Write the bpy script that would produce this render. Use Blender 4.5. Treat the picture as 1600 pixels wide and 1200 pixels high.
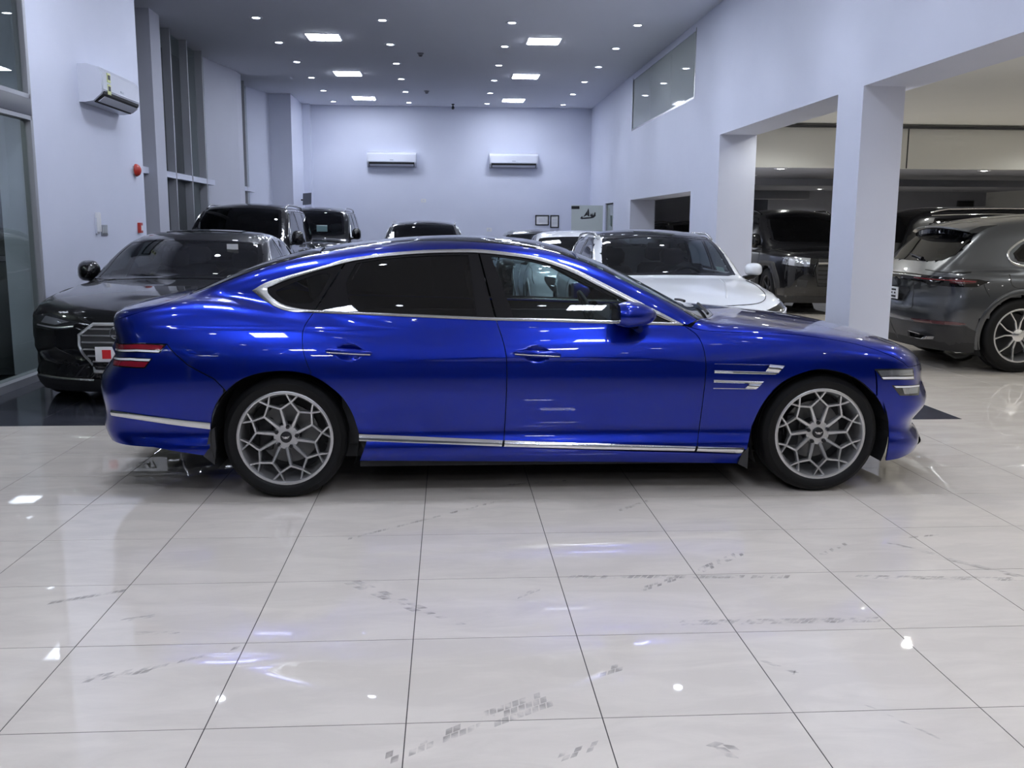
import bpy, bmesh, math, random
import numpy as np
from mathutils import Vector, Matrix
random.seed(7); np.random.seed(7)
for o in list(bpy.data.objects): bpy.data.objects.remove(o)
SC = bpy.context.scene; COL = SC.collection

# ---------------------------------------------------------------- camera (solved from the floor tile grid, 0.6 m tiles)
FPX, YAW, PITCH, ROLL, CAMH = 1496.07, .0659716, .1628187, .0058416, 1.486695
def cam_axes():
    cy, sy, cp, sp, cr, sr = math.cos(YAW), math.sin(YAW), math.cos(PITCH), math.sin(PITCH), math.cos(ROLL), math.sin(ROLL)
    f = np.array([sy*cp, cy*cp, -sp]); r = np.array([cy, -sy, 0.]); u = np.cross(r, f)
    return cr*r+sr*u, cr*u-sr*r, f
CR, CU, CF = cam_axes(); CAMP = np.array([0, 0, CAMH])
cd = bpy.data.cameras.new('camera'); cam = bpy.data.objects.new('camera', cd); COL.objects.link(cam)
cd.sensor_width = 36; cd.lens = 36*FPX/1600; cd.clip_end = 200; cd.clip_start = .05
cam.matrix_world = Matrix(((CR[0], CU[0], -CF[0], 0), (CR[1], CU[1], -CF[1], 0), (CR[2], CU[2], -CF[2], CAMH), (0, 0, 0, 1)))
SC.camera = cam
def ray(u, v): return ((u-800)/FPX)*CR-((v-600)/FPX)*CU+CF
def project(P):
    d = np.asarray(P, float)-CAMP; w = d@CF
    return 800+FPX*(d@CR)/w, 600-FPX*(d@CU)/w

# ---------------------------------------------------------------- night outside, view settings
W = bpy.data.worlds.new('night'); SC.world = W; W.use_nodes = True
W.node_tree.nodes['Background'].inputs[0].default_value = (.35, .42, .6, 1)
W.node_tree.nodes['Background'].inputs[1].default_value = .02
vs = SC.view_settings; vs.view_transform = 'Standard'; vs.look = 'None'; vs.gamma = 1; vs.use_curve_mapping = False; vs.exposure = -.06
if hasattr(SC, 'cycles'): SC.cycles.caustics_reflective = False
LAMP = (.80, .86, 1.0)         # cool white of the showroom lamps
PANEL_E, SPOT_E, SPOT_W = 62., 34., 30.
SIDE_LAMP = (.96, .97, .93)

# ---------------------------------------------------------------- materials
MATS = {}
def mat(name, col, rough=.5, metal=0., coat=0., coat_rough=.03, spec=.5, noise=None, emit=None, estr=1., bump=None, ior=1.5, sheen=0., aniso=0.):
    if name in MATS: return MATS[name]
    m = bpy.data.materials.new(name); m.use_nodes = True; nt = m.node_tree; b = nt.nodes['Principled BSDF']
    i = b.inputs
    i['Base Color'].default_value = (*col, 1); i['Roughness'].default_value = rough; i['Metallic'].default_value = metal
    i['Coat Weight'].default_value = coat; i['Coat Roughness'].default_value = coat_rough; i['Specular IOR Level'].default_value = spec; i['IOR'].default_value = ior
    if sheen: i['Sheen Weight'].default_value = sheen
    if emit: i['Emission Color'].default_value = (*emit, 1); i['Emission Strength'].default_value = estr
    if noise or bump:
        tc = nt.nodes.new('ShaderNodeTexCoord')
    if noise:
        sc, amt, c2 = noise
        n = nt.nodes.new('ShaderNodeTexNoise'); n.inputs['Scale'].default_value = sc; n.inputs['Detail'].default_value = 5
        mx = nt.nodes.new('ShaderNodeMix'); mx.data_type = 'RGBA'
        mr = nt.nodes.new('ShaderNodeMapRange'); mr.inputs[1].default_value = .35; mr.inputs[2].default_value = .7; mr.inputs[4].default_value = amt
        nt.links.new(tc.outputs['Object'], n.inputs['Vector']); nt.links.new(n.outputs['Fac'], mr.inputs[0]); nt.links.new(mr.outputs[0], mx.inputs[0])
        mx.inputs[6].default_value = (*col, 1); mx.inputs[7].default_value = (*c2, 1); nt.links.new(mx.outputs[2], i['Base Color'])
    if bump:
        sc, st = bump
        n = nt.nodes.new('ShaderNodeTexNoise'); n.inputs['Scale'].default_value = sc; n.inputs['Detail'].default_value = 3
        bp = nt.nodes.new('ShaderNodeBump'); bp.inputs['Strength'].default_value = st; bp.inputs['Distance'].default_value = .01
        nt.links.new(tc.outputs['Object'], n.inputs['Vector']); nt.links.new(n.outputs['Fac'], bp.inputs['Height']); nt.links.new(bp.outputs[0], i['Normal'])
    MATS[name] = m; return m
def glassmat(name, tint, ior=1.5, gloss=1.0):
    """thin pane: tinted see-through plus a mirror reflection by Fresnel"""
    if name in MATS: return MATS[name]
    m = bpy.data.materials.new(name); m.use_nodes = True; nt = m.node_tree; nt.nodes.clear()
    o = nt.nodes.new('ShaderNodeOutputMaterial'); mx = nt.nodes.new('ShaderNodeMixShader'); t = nt.nodes.new('ShaderNodeBsdfTransparent'); g = nt.nodes.new('ShaderNodeBsdfGlossy'); fr = nt.nodes.new('ShaderNodeFresnel')
    t.inputs[0].default_value = (*tint, 1); g.inputs[0].default_value = (gloss, gloss, gloss, 1); g.inputs['Roughness'].default_value = 0.0; fr.inputs[0].default_value = ior
    ge = nt.nodes.new('ShaderNodeNewGeometry'); mi = nt.nodes.new('ShaderNodeMix'); mi.inputs[2].default_value = ior; mi.inputs[3].default_value = 1/ior
    nt.links.new(ge.outputs['Backfacing'], mi.inputs[0]); nt.links.new(mi.outputs[0], fr.inputs[0])      # same mirror from both faces
    nt.links.new(fr.outputs[0], mx.inputs[0]); nt.links.new(t.outputs[0], mx.inputs[1]); nt.links.new(g.outputs[0], mx.inputs[2]); nt.links.new(mx.outputs[0], o.inputs[0])
    MATS[name] = m; return m

BLUE = mat('blue_paint', (.0, .014, .28), rough=.28, metal=.88, coat=1, coat_rough=.008)
BLUE.node_tree.nodes['Principled BSDF'].inputs['Coat IOR'].default_value = 1.42
BLACKPAINT = mat('black_paint', (.004, .004, .005), rough=.3, coat=1, coat_rough=.012, spec=.1)
BRIGHT = mat('bright_trim', (.70, .70, .72), rough=.3, metal=.85)
WHITEPAINT = mat('white_paint', (.80, .82, .84), rough=.35, coat=1, coat_rough=.02)
GREYPAINT = mat('grey_paint', (.075, .08, .09), rough=.33, metal=.75, coat=1, coat_rough=.02)
CHROME = mat('chrome', (.78, .78, .80), rough=.09, metal=1)
SATIN = mat('satin_chrome', (.46, .455, .45), rough=.27, metal=1)
GLOSSBLACK = mat('gloss_black', (.004, .004, .005), rough=.015)
MATTBLACK = mat('matt_black', (.012, .012, .013), rough=.7)
DARKPLASTIC = mat('dark_plastic', (.02, .02, .022), rough=.5, bump=(400, .1))
RUBBER = mat('tyre_rubber', (.005, .005, .0055), rough=.55, spec=.22, bump=(90, .05))
ALLOY = mat('alloy_silver', (.60, .60, .61), rough=.30, metal=.9)
ALLOYDARK = mat('alloy_dark', (.03, .03, .033), rough=.35, metal=.6)
DISC = mat('brake_disc', (.16, .16, .16), rough=.4, metal=.9)
REDLAMP = mat('red_lamp', (.20, .006, .018), rough=.1, coat=1)
DARKRED = mat('dark_red_lamp', (.07, .005, .009), rough=.12, coat=1)
LAMPCLEAR = mat('lamp_clear', (.42, .44, .48), rough=.08, metal=.75, coat=1)
LAMPDARK = mat('lamp_dark', (.03, .032, .036), rough=.08, metal=.3, coat=1)
LAMPWHITE = mat('lamp_white', (.82, .83, .86), rough=.2, coat=1)
GLASS = glassmat('car_glass', (.50, .60, .60))
GLASSDARK = glassmat('privacy_glass', (.035, .04, .042))
GLASSMID = glassmat('tinted_glass', (.16, .19, .19))
PANE = glassmat('pane_glass', (.84, .89, .87))
SEATGREY = mat('seat_leather', (.10, .105, .11), rough=.5)
SEATDARK = mat('seat_dark', (.02, .02, .022), rough=.5)
TRIMDARK = mat('interior_trim', (.022, .022, .024), rough=.6)
TRIMGREY = mat('interior_grey', (.12, .125, .13), rough=.6)
PLATEW = mat('plate_white', (.75, .75, .76), rough=.35)
INK = mat('ink_black', (.01, .01, .012), rough=.5)
INKRED = mat('ink_red', (.6, .01, .015), rough=.4)
WALL = mat('wall_paint', (.66, .685, .80), rough=.6, noise=(2.5, .35, (.62, .65, .77)), bump=(60, .03))
CEILP = mat('ceiling_paint', (.78, .79, .84), rough=.8, noise=(1.2, .3, (.75, .76, .81)))
GREYWALL = mat('grey_column_paint', (.52, .53, .60), rough=.65, noise=(2, .3, (.48, .49, .56)))
BEIGEWALL = mat('side_hall_paint', (.76, .76, .73), rough=.65, noise=(2, .3, (.72, .72, .69)))
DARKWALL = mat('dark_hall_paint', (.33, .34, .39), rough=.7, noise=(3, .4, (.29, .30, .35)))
ACWHITE = mat('ac_white', (.68, .70, .78), rough=.16)
FRAMEGREY = mat('window_frame', (.36, .37, .40), rough=.45, metal=.2)
FRAMEDARK = mat('window_frame_dark', (.06, .062, .07), rough=.4, metal=.4)
REDPLAST = mat('red_plastic', (.42, .03, .02), rough=.35)
# ---------------------------------------------------------------- mesh helpers
def mesh_obj(name, V, F, m, parent=None, N=None, smooth=False, loc=(0, 0, 0)):
    me = bpy.data.meshes.new(name); me.from_pydata([tuple(map(float, v)) for v in V], [], [tuple(map(int, f)) for f in F]); me.validate()
    if smooth or N is not None: me.polygons.foreach_set('use_smooth', [True]*len(me.polygons))
    if N is not None and len(N) == len(me.vertices): me.normals_split_custom_set_from_vertices([tuple(map(float, n)) for n in N])
    o = bpy.data.objects.new(name, me); COL.objects.link(o); o.location = loc
    if m: me.materials.append(m)
    if parent: o.parent = parent
    return o
def tag(o, label, cat, group=None):
    o['label'] = label; o['category'] = cat
    if group: o['group'] = group
    return o
def thing(name, label, cat, loc=(0, 0, 0), rz=0., group=None):
    o = bpy.data.objects.new(name, None); COL.objects.link(o); o.location = loc; o.rotation_euler = (0, 0, rz); o.empty_display_size = .1
    return tag(o, label, cat, group)
def struct(o): o['kind'] = 'structure'; return o
def kids(o): return list(o.children)
def copy_tree(o, parent=None):
    c = o.copy(); COL.objects.link(c)
    if parent: c.parent = parent
    for k in kids(o): copy_tree(k, c)
    return c

class MB:
    """collects shapes of one part"""
    def __init__(s): s.V = []; s.F = []
    def add(s, V, F):
        n = len(s.V); s.V += [tuple(v) for v in V]; s.F += [tuple(i+n for i in f) for f in F]; return s
    def box(s, x0, x1, y0, y1, z0, z1):
        V = [(x, y, z) for z in (z0, z1) for y in (y0, y1) for x in (x0, x1)]
        return s.add(V, [(0, 2, 3, 1), (4, 5, 7, 6), (0, 1, 5, 4), (1, 3, 7, 5), (3, 2, 6, 7), (2, 0, 4, 6)])
    def rbox(s, x0, x1, y0, y1, z0, z1, r=.01, seg=2):
        bm = bmesh.new(); bmesh.ops.create_cube(bm, size=1)
        for v in bm.verts: v.co = Vector(((x0+x1)/2+v.co.x*(x1-x0), (y0+y1)/2+v.co.y*(y1-y0), (z0+z1)/2+v.co.z*(z1-z0)))
        bmesh.ops.bevel(bm, geom=bm.edges[:], offset=r, segments=seg, affect='EDGES', profile=.6)
        return s.bm(bm)
    def bm(s, bm):
        bm.verts.index_update(); s.add([v.co[:] for v in bm.verts], [[v.index for v in f.verts] for f in bm.faces]); bm.free(); return s
    def prism(s, P, a, b, ax='y'):
        """polygon P extruded between a and b along an axis; P runs in the two other axes"""
        n = len(P)
        def q(p, t): return {'y': (p[0], t, p[1]), 'x': (t, p[0], p[1]), 'z': (p[0], p[1], t)}[ax]
        V = [q(p, a) for p in P]+[q(p, b) for p in P]
        F = [tuple(range(n))[::-1], tuple(range(n, 2*n))]+[(i, (i+1) % n, n+(i+1) % n, n+i) for i in range(n)]
        return s.add(V, F)
    def lathe(s, prof, n=48, ax='y', c=(0, 0, 0), closed=False):
        """profile of (radius, along) revolved about an axis"""
        V = []; m = len(prof)
        for i in range(n):
            a = 2*math.pi*i/n; ca, sa = math.cos(a), math.sin(a)
            for r, t in prof:
                V.append({'y': (c[0]+r*ca, c[1]+t, c[2]+r*sa), 'z': (c[0]+r*ca, c[1]+r*sa, c[2]+t), 'x': (c[0]+t, c[1]+r*ca, c[2]+r*sa)}[ax])
        F = [(i*m+j, i*m+j+1, ((i+1) % n)*m+j+1, ((i+1) % n)*m+j) for i in range(n) for j in range(m-1)]
        if closed: F += [(i*m+m-1, i*m, ((i+1) % n)*m, ((i+1) % n)*m+m-1) for i in range(n)]
        return s.add(V, F)
    def tube(s, pts, r, n=8, cap=True):
        pts = [Vector(p) for p in pts]; V = []; m = len(pts)
        for i, p in enumerate(pts):
            t = (pts[min(i+1, m-1)]-pts[max(i-1, 0)]).normalized()
            a = t.cross(Vector((0, 0, 1))); a = t.cross(Vector((0, 1, 0))) if a.length < .05 else a
            a.normalize(); b = t.cross(a); rr = r[i] if hasattr(r, '__len__') else r
            V += [tuple(p+a*(rr*math.cos(2*math.pi*k/n))+b*(rr*math.sin(2*math.pi*k/n))) for k in range(n)]
        F = [(i*n+k, i*n+(k+1) % n, (i+1)*n+(k+1) % n, (i+1)*n+k) for i in range(m-1) for k in range(n)]
        if cap: F += [tuple(range(n))[::-1], tuple(range((m-1)*n, m*n))]
        return s.add(V, F)
    def loft(s, secs, cap=True):
        """closed sections with equal counts"""
        n = len(secs[0]); V = [p for c in secs for p in c]
        F = [(i*n+k, i*n+(k+1) % n, (i+1)*n+(k+1) % n, (i+1)*n+k) for i in range(len(secs)-1) for k in range(n)]
        if cap: F += [tuple(range(n))[::-1], tuple(range((len(secs)-1)*n, len(secs)*n))]
        return s.add(V, F)
    def ell(s, c, r, n=16, m=10):
        V = []; F = []
        for i in range(m+1):
            ph = math.pi*i/m
            for k in range(n):
                th = 2*math.pi*k/n; V.append((c[0]+r[0]*math.sin(ph)*math.cos(th), c[1]+r[1]*math.sin(ph)*math.sin(th), c[2]+r[2]*math.cos(ph)))
        F = [(i*n+k, (i+1)*n+k, (i+1)*n+(k+1) % n, i*n+(k+1) % n) for i in range(m) for k in range(n)]
        return s.add(V, F)
    def move(s, fn): s.V = [tuple(fn(v)) for v in s.V]; return s
    def mirror(s): s.V = [(x, -y, z) for x, y, z in s.V]; s.F = [f[::-1] for f in s.F]; return s
    def build(s, name, m, parent=None, smooth=None, loc=(0, 0, 0)):
        bm = bmesh.new(); vs = [bm.verts.new(v) for v in s.V]
        for f in s.F:
            try: bm.faces.new([vs[i] for i in f])
            except ValueError: pass
        bmesh.ops.remove_doubles(bm, verts=bm.verts[:], dist=1e-6); bmesh.ops.recalc_face_normals(bm, faces=bm.faces[:])
        me = bpy.data.meshes.new(name); bm.to_mesh(me); bm.free()
        if m: me.materials.append(m)
        if smooth is not None:
            me.polygons.foreach_set('use_smooth', [True]*len(me.polygons))
            if smooth < 3: me.set_sharp_from_angle(angle=smooth)
        o = bpy.data.objects.new(name, me); COL.objects.link(o); o.location = loc
        if parent: o.parent = parent
        return o
def box_obj(name, b, m, parent=None, r=0.):
    mb = MB()
    (mb.rbox(*b, r) if r else mb.box(*b))
    return mb.build(name, m, parent, smooth=.6 if r else None)
def text_mesh(name, txt, size, m, parent, mw, bold=0.):
    cu = bpy.data.curves.new(name, 'FONT'); cu.body = txt; cu.size = size; cu.align_x = 'CENTER'; cu.align_y = 'CENTER'; cu.extrude = .0006; cu.offset = bold; cu.resolution_u = 3
    t = bpy.data.objects.new(name, cu); COL.objects.link(t); bpy.context.view_layer.update()
    me = bpy.data.meshes.new_from_object(t.evaluated_get(bpy.context.evaluated_depsgraph_get())); bpy.data.objects.remove(t)
    me.name = name; me.transform(mw); me.materials.clear(); me.materials.append(m)
    o = bpy.data.objects.new(name, me); COL.objects.link(o)
    if parent: o.parent = parent
    return o

# ---------------------------------------------------------------- curves and draped panels
def crom(pts, k=6, closed=False):
    """Catmull-Rom through points"""
    P = np.array(pts, float); n = len(P); out = []
    for i in range(n if closed else n-1):
        p1, p2 = P[i], P[(i+1) % n]; p0 = P[i-1] if (i or closed) else 2*p1-p2; p3 = P[(i+2) % n] if (i+2 < n or closed) else 2*p2-p1
        for j in range(k):
            t = j/k; out.append(.5*(2*p1+(p2-p0)*t+(2*p0-5*p1+4*p2-p3)*t*t+(3*p1-p0-3*p2+p3)*t**3))
    if not closed: out.append(P[-1])
    return np.array(out)
def inset2(P, d):
    """shrink a 2D polygon by d (positive inward)"""
    if not d: return P
    P = np.array(P, float); A = np.roll(P, 1, 0); B = np.roll(P, -1, 0)
    area = .5*np.sum(P[:, 0]*B[:, 1]-B[:, 0]*P[:, 1]); sg = 1 if area > 0 else -1
    def nn(a, b):
        t = b-a; L = np.maximum(np.linalg.norm(t, axis=1, keepdims=True), 1e-9); t = t/L
        return np.stack([-t[:, 1], t[:, 0]], 1)*sg
    n1, n2 = nn(A, P), nn(P, B); s = n1+n2; q = np.maximum((s*n1).sum(1, keepdims=True), .5)
    return P+s/q*d
def frame(D, U):
    D = np.array(D, float); D /= np.linalg.norm(D); U = np.array(U, float); U = U-D*(U@D); U /= np.linalg.norm(U)
    return (U, np.cross(D, U) if False else np.cross(U, D), D)
# right side of a car is y<0; U and V span the drawing plane, D looks inwards
FR_R = (np.array([1., 0, 0]), np.array([0, 0, 1.]), np.array([0, 1., 0]))
FR_L = (np.array([1., 0, 0]), np.array([0, 0, 1.]), np.array([0, -1., 0]))
FR_T = (np.array([1., 0, 0]), np.array([0, 1., 0]), np.array([0, 0, -1.]))
FR_F = (np.array([0, 1., 0]), np.array([0, 0, 1.]), np.array([-1., 0, 0]))
FR_B = (np.array([0, 1., 0]), np.array([0, 0, 1.]), np.array([1., 0, 0]))
q7 = math.sqrt(.5)
FR_WS = (np.array([0, 1., 0]), np.array([-q7, 0, q7]), np.array([-q7, 0, -q7]))     # onto the windscreen
FR_BS = (np.array([0, 1., 0]), np.array([q7, 0, q7]), np.array([q7, 0, -q7]))       # onto the rear screen
FR_FR = (np.array([q7, q7, 0]), np.array([0, 0, 1.]), np.array([-q7, q7, 0]))       # front right corner
FR_BR = (np.array([q7, -q7, 0]), np.array([0, 0, 1.]), np.array([q7, q7, 0]))       # rear right corner
FR_HR = (np.array([1., 0, 0]), np.array([0, q7, q7]), np.array([0, q7, -q7]))       # hood, right half
def to2(P, fr): P = np.asarray(P, float); return np.stack([P@fr[0], P@fr[1]], -1)
def lift(h, uv, fr, off=0., want_n=False):
    uv = np.asarray(uv, float); O = uv[:, :1]*fr[0]+uv[:, 1:2]*fr[1]-fr[2]*3.2
    P, hit = h.cast(O, fr[2], 6., 100); N = h.nrm(P); P = P+N*off
    return (P, N) if want_n else P
def grid_poly(P, ds):
    """2D polygon cut into a grid"""
    bm = bmesh.new(); f = bm.faces.new([bm.verts.new((p[0], p[1], 0)) for p in P])
    du, dv = ds if hasattr(ds, '__len__') else (ds, ds)
    for ax, d in ((0, du), (1, dv)):
        lo, hi = P[:, ax].min(), P[:, ax].max(); n = max(1, int((hi-lo)/d))
        for i in range(1, n):
            co = [0, 0, 0]; no = [0, 0, 0]; co[ax] = lo+(hi-lo)*i/n; no[ax] = 1
            bmesh.ops.bisect_plane(bm, geom=bm.verts[:]+bm.edges[:]+bm.faces[:], dist=1e-5, plane_co=co, plane_no=no)
    bm.verts.index_update()
    V = np.array([v.co[:2] for v in bm.verts]); F = [[v.index for v in f.verts] for f in bm.faces]; E = [(e.verts[0].index, e.verts[1].index, e.link_loops[0].vert.index) for e in bm.edges if len(e.link_faces) == 1]
    bm.free(); return V, F, E
class Panel:
    def __init__(s, V, F, N): s.V, s.F, s.N = np.asarray(V, float), F, np.asarray(N, float)
    def mir(s): k = np.array([1, -1, 1]); return Panel(s.V*k, [f[::-1] for f in s.F], s.N*k)
    def __add__(s, o): n = len(s.V); return Panel(np.vstack([s.V, o.V]), s.F+[[i+n for i in f] for f in o.F], np.vstack([s.N, o.N]))
    def build(s, name, m, parent): return mesh_obj(name, s.V, s.F, m, parent, N=s.N)
def drape(h, P, fr, ds=.03, off=0., inset=0., skirt=.012, skip=None):
    """a panel: polygon P (2D in the frame, or 3D) laid on the surface, edges turned in"""
    P = np.asarray(P, float)
    if P.shape[1] == 3: P = to2(P, fr)
    keep = np.linalg.norm(P-np.roll(P, 1, 0), axis=1) > 1e-4; P = inset2(P[keep], inset)
    V2, F, E = grid_poly(P, ds)
    V, N = lift(h, V2, fr, off, True)
    # orient faces outwards
    f0 = max(F, key=len); a, b, c = V[f0[0]], V[f0[1]], V[f0[2]]; s = 0
    for f in F[:40]: s += np.sign(np.dot(np.cross(V[f[1]]-V[f[0]], V[f[2]]-V[f[1]]), N[f[0]]))
    flip = s < 0
    if flip: F = [f[::-1] for f in F]
    if skip is not None:
        C = np.array([V2[f].mean(0) for f in F]); bad = skip(C); F = [f for f, q in zip(F, bad) if not q]
    if skirt:
        n = len(V); V = list(V); N = list(N); ext = []
        for a, b, fv in E:
            if fv != a: a, b = b, a
            if flip: a, b = b, a
            t = V[b]-V[a]; sn = np.cross(t, N[a]); L = np.linalg.norm(sn); sn = sn/L if L > 1e-9 else N[a]
            k = len(V); V += [V[a], V[b], V[b]-N[b]*skirt, V[a]-N[a]*skirt]; N += [sn]*4; ext.append([k+1, k, k+3, k+2])
        F = F+ext; V = np.array(V); N = np.array(N)
    return Panel(V, F, N)
def polar_ring(outer, inner, n=120):
    """two closed loops paired by angle about the inner loop's middle"""
    outer = np.array(outer, float); inner = np.array(inner, float); c = (inner.max(0)+inner.min(0))/2; sc = np.maximum(np.ptp(inner, axis=0), 1e-6); o = (outer-c)/sc; q = (inner-c)/sc
    A = np.concatenate([np.arctan2(o[:, 1], o[:, 0]), np.arctan2(q[:, 1], q[:, 0]), np.linspace(-math.pi, math.pi, n, endpoint=False)]); A = np.unique(np.round(A, 4))
    def isect(L):
        M = np.roll(L, -1, 0); out = []
        for a in A:
            d = np.array([math.cos(a), math.sin(a)]); nrm = np.array([-d[1], d[0]])
            s0 = L@nrm; s1 = M@nrm; k = (s0*s1 <= 0) & (np.abs(s1-s0) > 1e-12)
            t = s0[k]/(s0[k]-s1[k]); pt = L[k]+(M[k]-L[k])*t[:, None]; r = pt@d; r = r[r > 0]
            out.append(d*(r.max() if len(r) else 0))
        return np.array(out)
    return isect(o)*sc+c, isect(q)*sc+c
def band(h, A, B, fr, rows=4, off=.004, raise_=.0, closed=True, skirt=.008):
    """ring or strip between two paired 2D curves, rounded up in the middle"""
    A = np.asarray(A, float); B = np.asarray(B, float); n = len(A)
    ts = np.linspace(0, 1, rows+1); uv = np.concatenate([A+(B-A)*t for t in ts]); V, N0 = lift(h, uv, fr, 0, True)
    hgt = np.concatenate([np.full(n, off+raise_*math.sin(math.pi*t)) for t in ts]); V = V+N0*hgt[:, None]
    if skirt:
        V = np.vstack([V[:n]-N0[:n]*(skirt+off), V, V[-n:]-N0[-n:]*(skirt+off)]); R = rows+2
    else: R = rows
    m = n if closed else n-1
    F = [[r*n+i, r*n+(i+1) % n, (r+1)*n+(i+1) % n, (r+1)*n+i] for r in range(R) for i in range(m)]
    return V, F
def band_obj(name, h, A, B, fr, m, parent, mirror=True, ang=.7, **k):
    V, F = band(h, A, B, fr, **k); obs = []
    mb = MB().add(V, F); obs.append(mb.build(name, m, parent, smooth=ang))
    if mirror: obs.append(MB().add(V*np.array([1, -1, 1]), [f[::-1] for f in F]).build(name, m, parent, smooth=ang))
    return obs
def strip2(P, w):
    """two edges of a ribbon along a 2D line"""
    P = np.array(P, float); t = np.gradient(P, axis=0); t /= np.maximum(np.linalg.norm(t, axis=1, keepdims=True), 1e-9); nn = np.stack([-t[:, 1], t[:, 0]], 1)
    w = np.asarray(w, float).reshape(-1, 1) if hasattr(w, '__len__') else w
    return P+nn*w/2, P-nn*w/2
# ---------------------------------------------------------------- body surfaces
def cubic(xs, ys, n=1600):
    """natural cubic spline sampled to a table, linear beyond the ends"""
    xs = np.array(xs, float); ys = np.array(ys, float)
    o = np.argsort(xs); xs = xs[o]; ys = ys[o]; m = len(xs)
    h = np.diff(xs); A = np.zeros((m, m)); b = np.zeros(m); A[0, 0] = A[-1, -1] = 1
    for i in range(1, m-1):
        A[i, i-1] = h[i-1]; A[i, i] = 2*(h[i-1]+h[i]); A[i, i+1] = h[i]
        b[i] = 6*((ys[i+1]-ys[i])/h[i]-(ys[i]-ys[i-1])/h[i-1])
    M = np.linalg.solve(A, b)
    t = np.linspace(xs[0], xs[-1], n); k = np.clip(np.searchsorted(xs, t, 'right')-1, 0, m-2)
    a = xs[k+1]-t; c = t-xs[k]; hh = h[k]
    v = M[k]*a**3/(6*hh)+M[k+1]*c**3/(6*hh)+(ys[k]/hh-M[k]*hh/6)*a+(ys[k+1]/hh-M[k+1]*hh/6)*c
    s0 = (v[1]-v[0])/(t[1]-t[0]); s1 = (v[-1]-v[-2])/(t[-1]-t[-2]); e = 1.5
    t = np.concatenate([[t[0]-e], t, [t[-1]+e]]); v = np.concatenate([[v[0]-e*s0], v, [v[-1]+e*s1]])
    return lambda q: np.interp(q, t, v)

def smax(a, b, k):
    h = np.maximum(k-np.abs(a-b), 0)/k
    return np.maximum(a, b)+h*h*k*.25
def smin(a, b, k): return -smax(-a, -b, k)

class Hull:
    """smooth car body: half width, deck and cabin profiles blended into one surface"""
    def __init__(s, B, S, T, F, R, GB, GS, Tg, fc=.30, fe=2.6, rc=.22, re=2.6, crown=.05, gcrown=.035, k=.09, ke=.10, kg=.09, ku=.05, extra=None, gye=2.0, zb=.8):
        s.zb = zb
        sp = lambda l: cubic(*zip(*l))
        s.B, s.S, s.T, s.F, s.R, s.GB, s.GS, s.Tg = map(sp, (B, S, T, F, R, GB, GS, Tg))
        s.fc, s.fe, s.rc, s.re, s.crown, s.gcrown, s.k, s.ke, s.kg, s.ku, s.extra, s.gye = fc, fe, rc, re, crown, gcrown, k, ke, kg, ku, extra, gye
    def f(s, P):
        x = P[..., 0]; y = np.abs(P[..., 1]); z = P[..., 2]
        w = s.B(x)-s.S(z)
        if s.extra: w = w+s.extra(x, z)
        yn = y/.9
        d1 = y-w
        d2 = z-(s.T(x)-s.crown*yn**2.4)
        d3 = x-(s.F(z)-s.fc*yn**s.fe)
        d4 = (s.R(z)+s.rc*yn**s.re)-x
        low = smax(smax(d1, d2, s.k), smax(d3, d4, s.ke), s.ke)
        g1 = y-(s.GB(x)-s.GS(z))
        g2 = z-(s.Tg(x)-s.gcrown*(y/.6)**s.gye)
        return smin(low, np.maximum(smax(g1, g2, s.kg), s.zb-z), s.ku)
    def nrm(s, P, e=.004):
        g = np.stack([s.f(P+np.eye(3)[i]*e)-s.f(P-np.eye(3)[i]*e) for i in range(3)], -1)
        return g/np.maximum(np.linalg.norm(g, axis=-1, keepdims=True), 1e-9)
    def cast(s, O, D, tmax=3., n=56):
        """first crossing of the surface along rays; misses fall to the closest approach"""
        O = np.asarray(O, float).reshape(-1, 3); D = np.broadcast_to(np.asarray(D, float), O.shape)
        ts = np.linspace(0, tmax, n)
        V = s.f(O[:, None, :]+ts[None, :, None]*D[:, None, :])
        ins = V < 0; hit = ins.any(1); i = np.where(hit, ins.argmax(1), V.argmin(1)); i0 = np.maximum(i-1, 0)
        a = ts[i0]; b = ts[i]
        for _ in range(22):
            m = (a+b)/2; v = s.f(O+m[:, None]*D) < 0
            b = np.where(v & hit, m, b); a = np.where(v | ~hit, a, m)
        t = np.where(hit, b, ts[V.argmin(1)])
        return O+t[:, None]*D, hit
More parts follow.
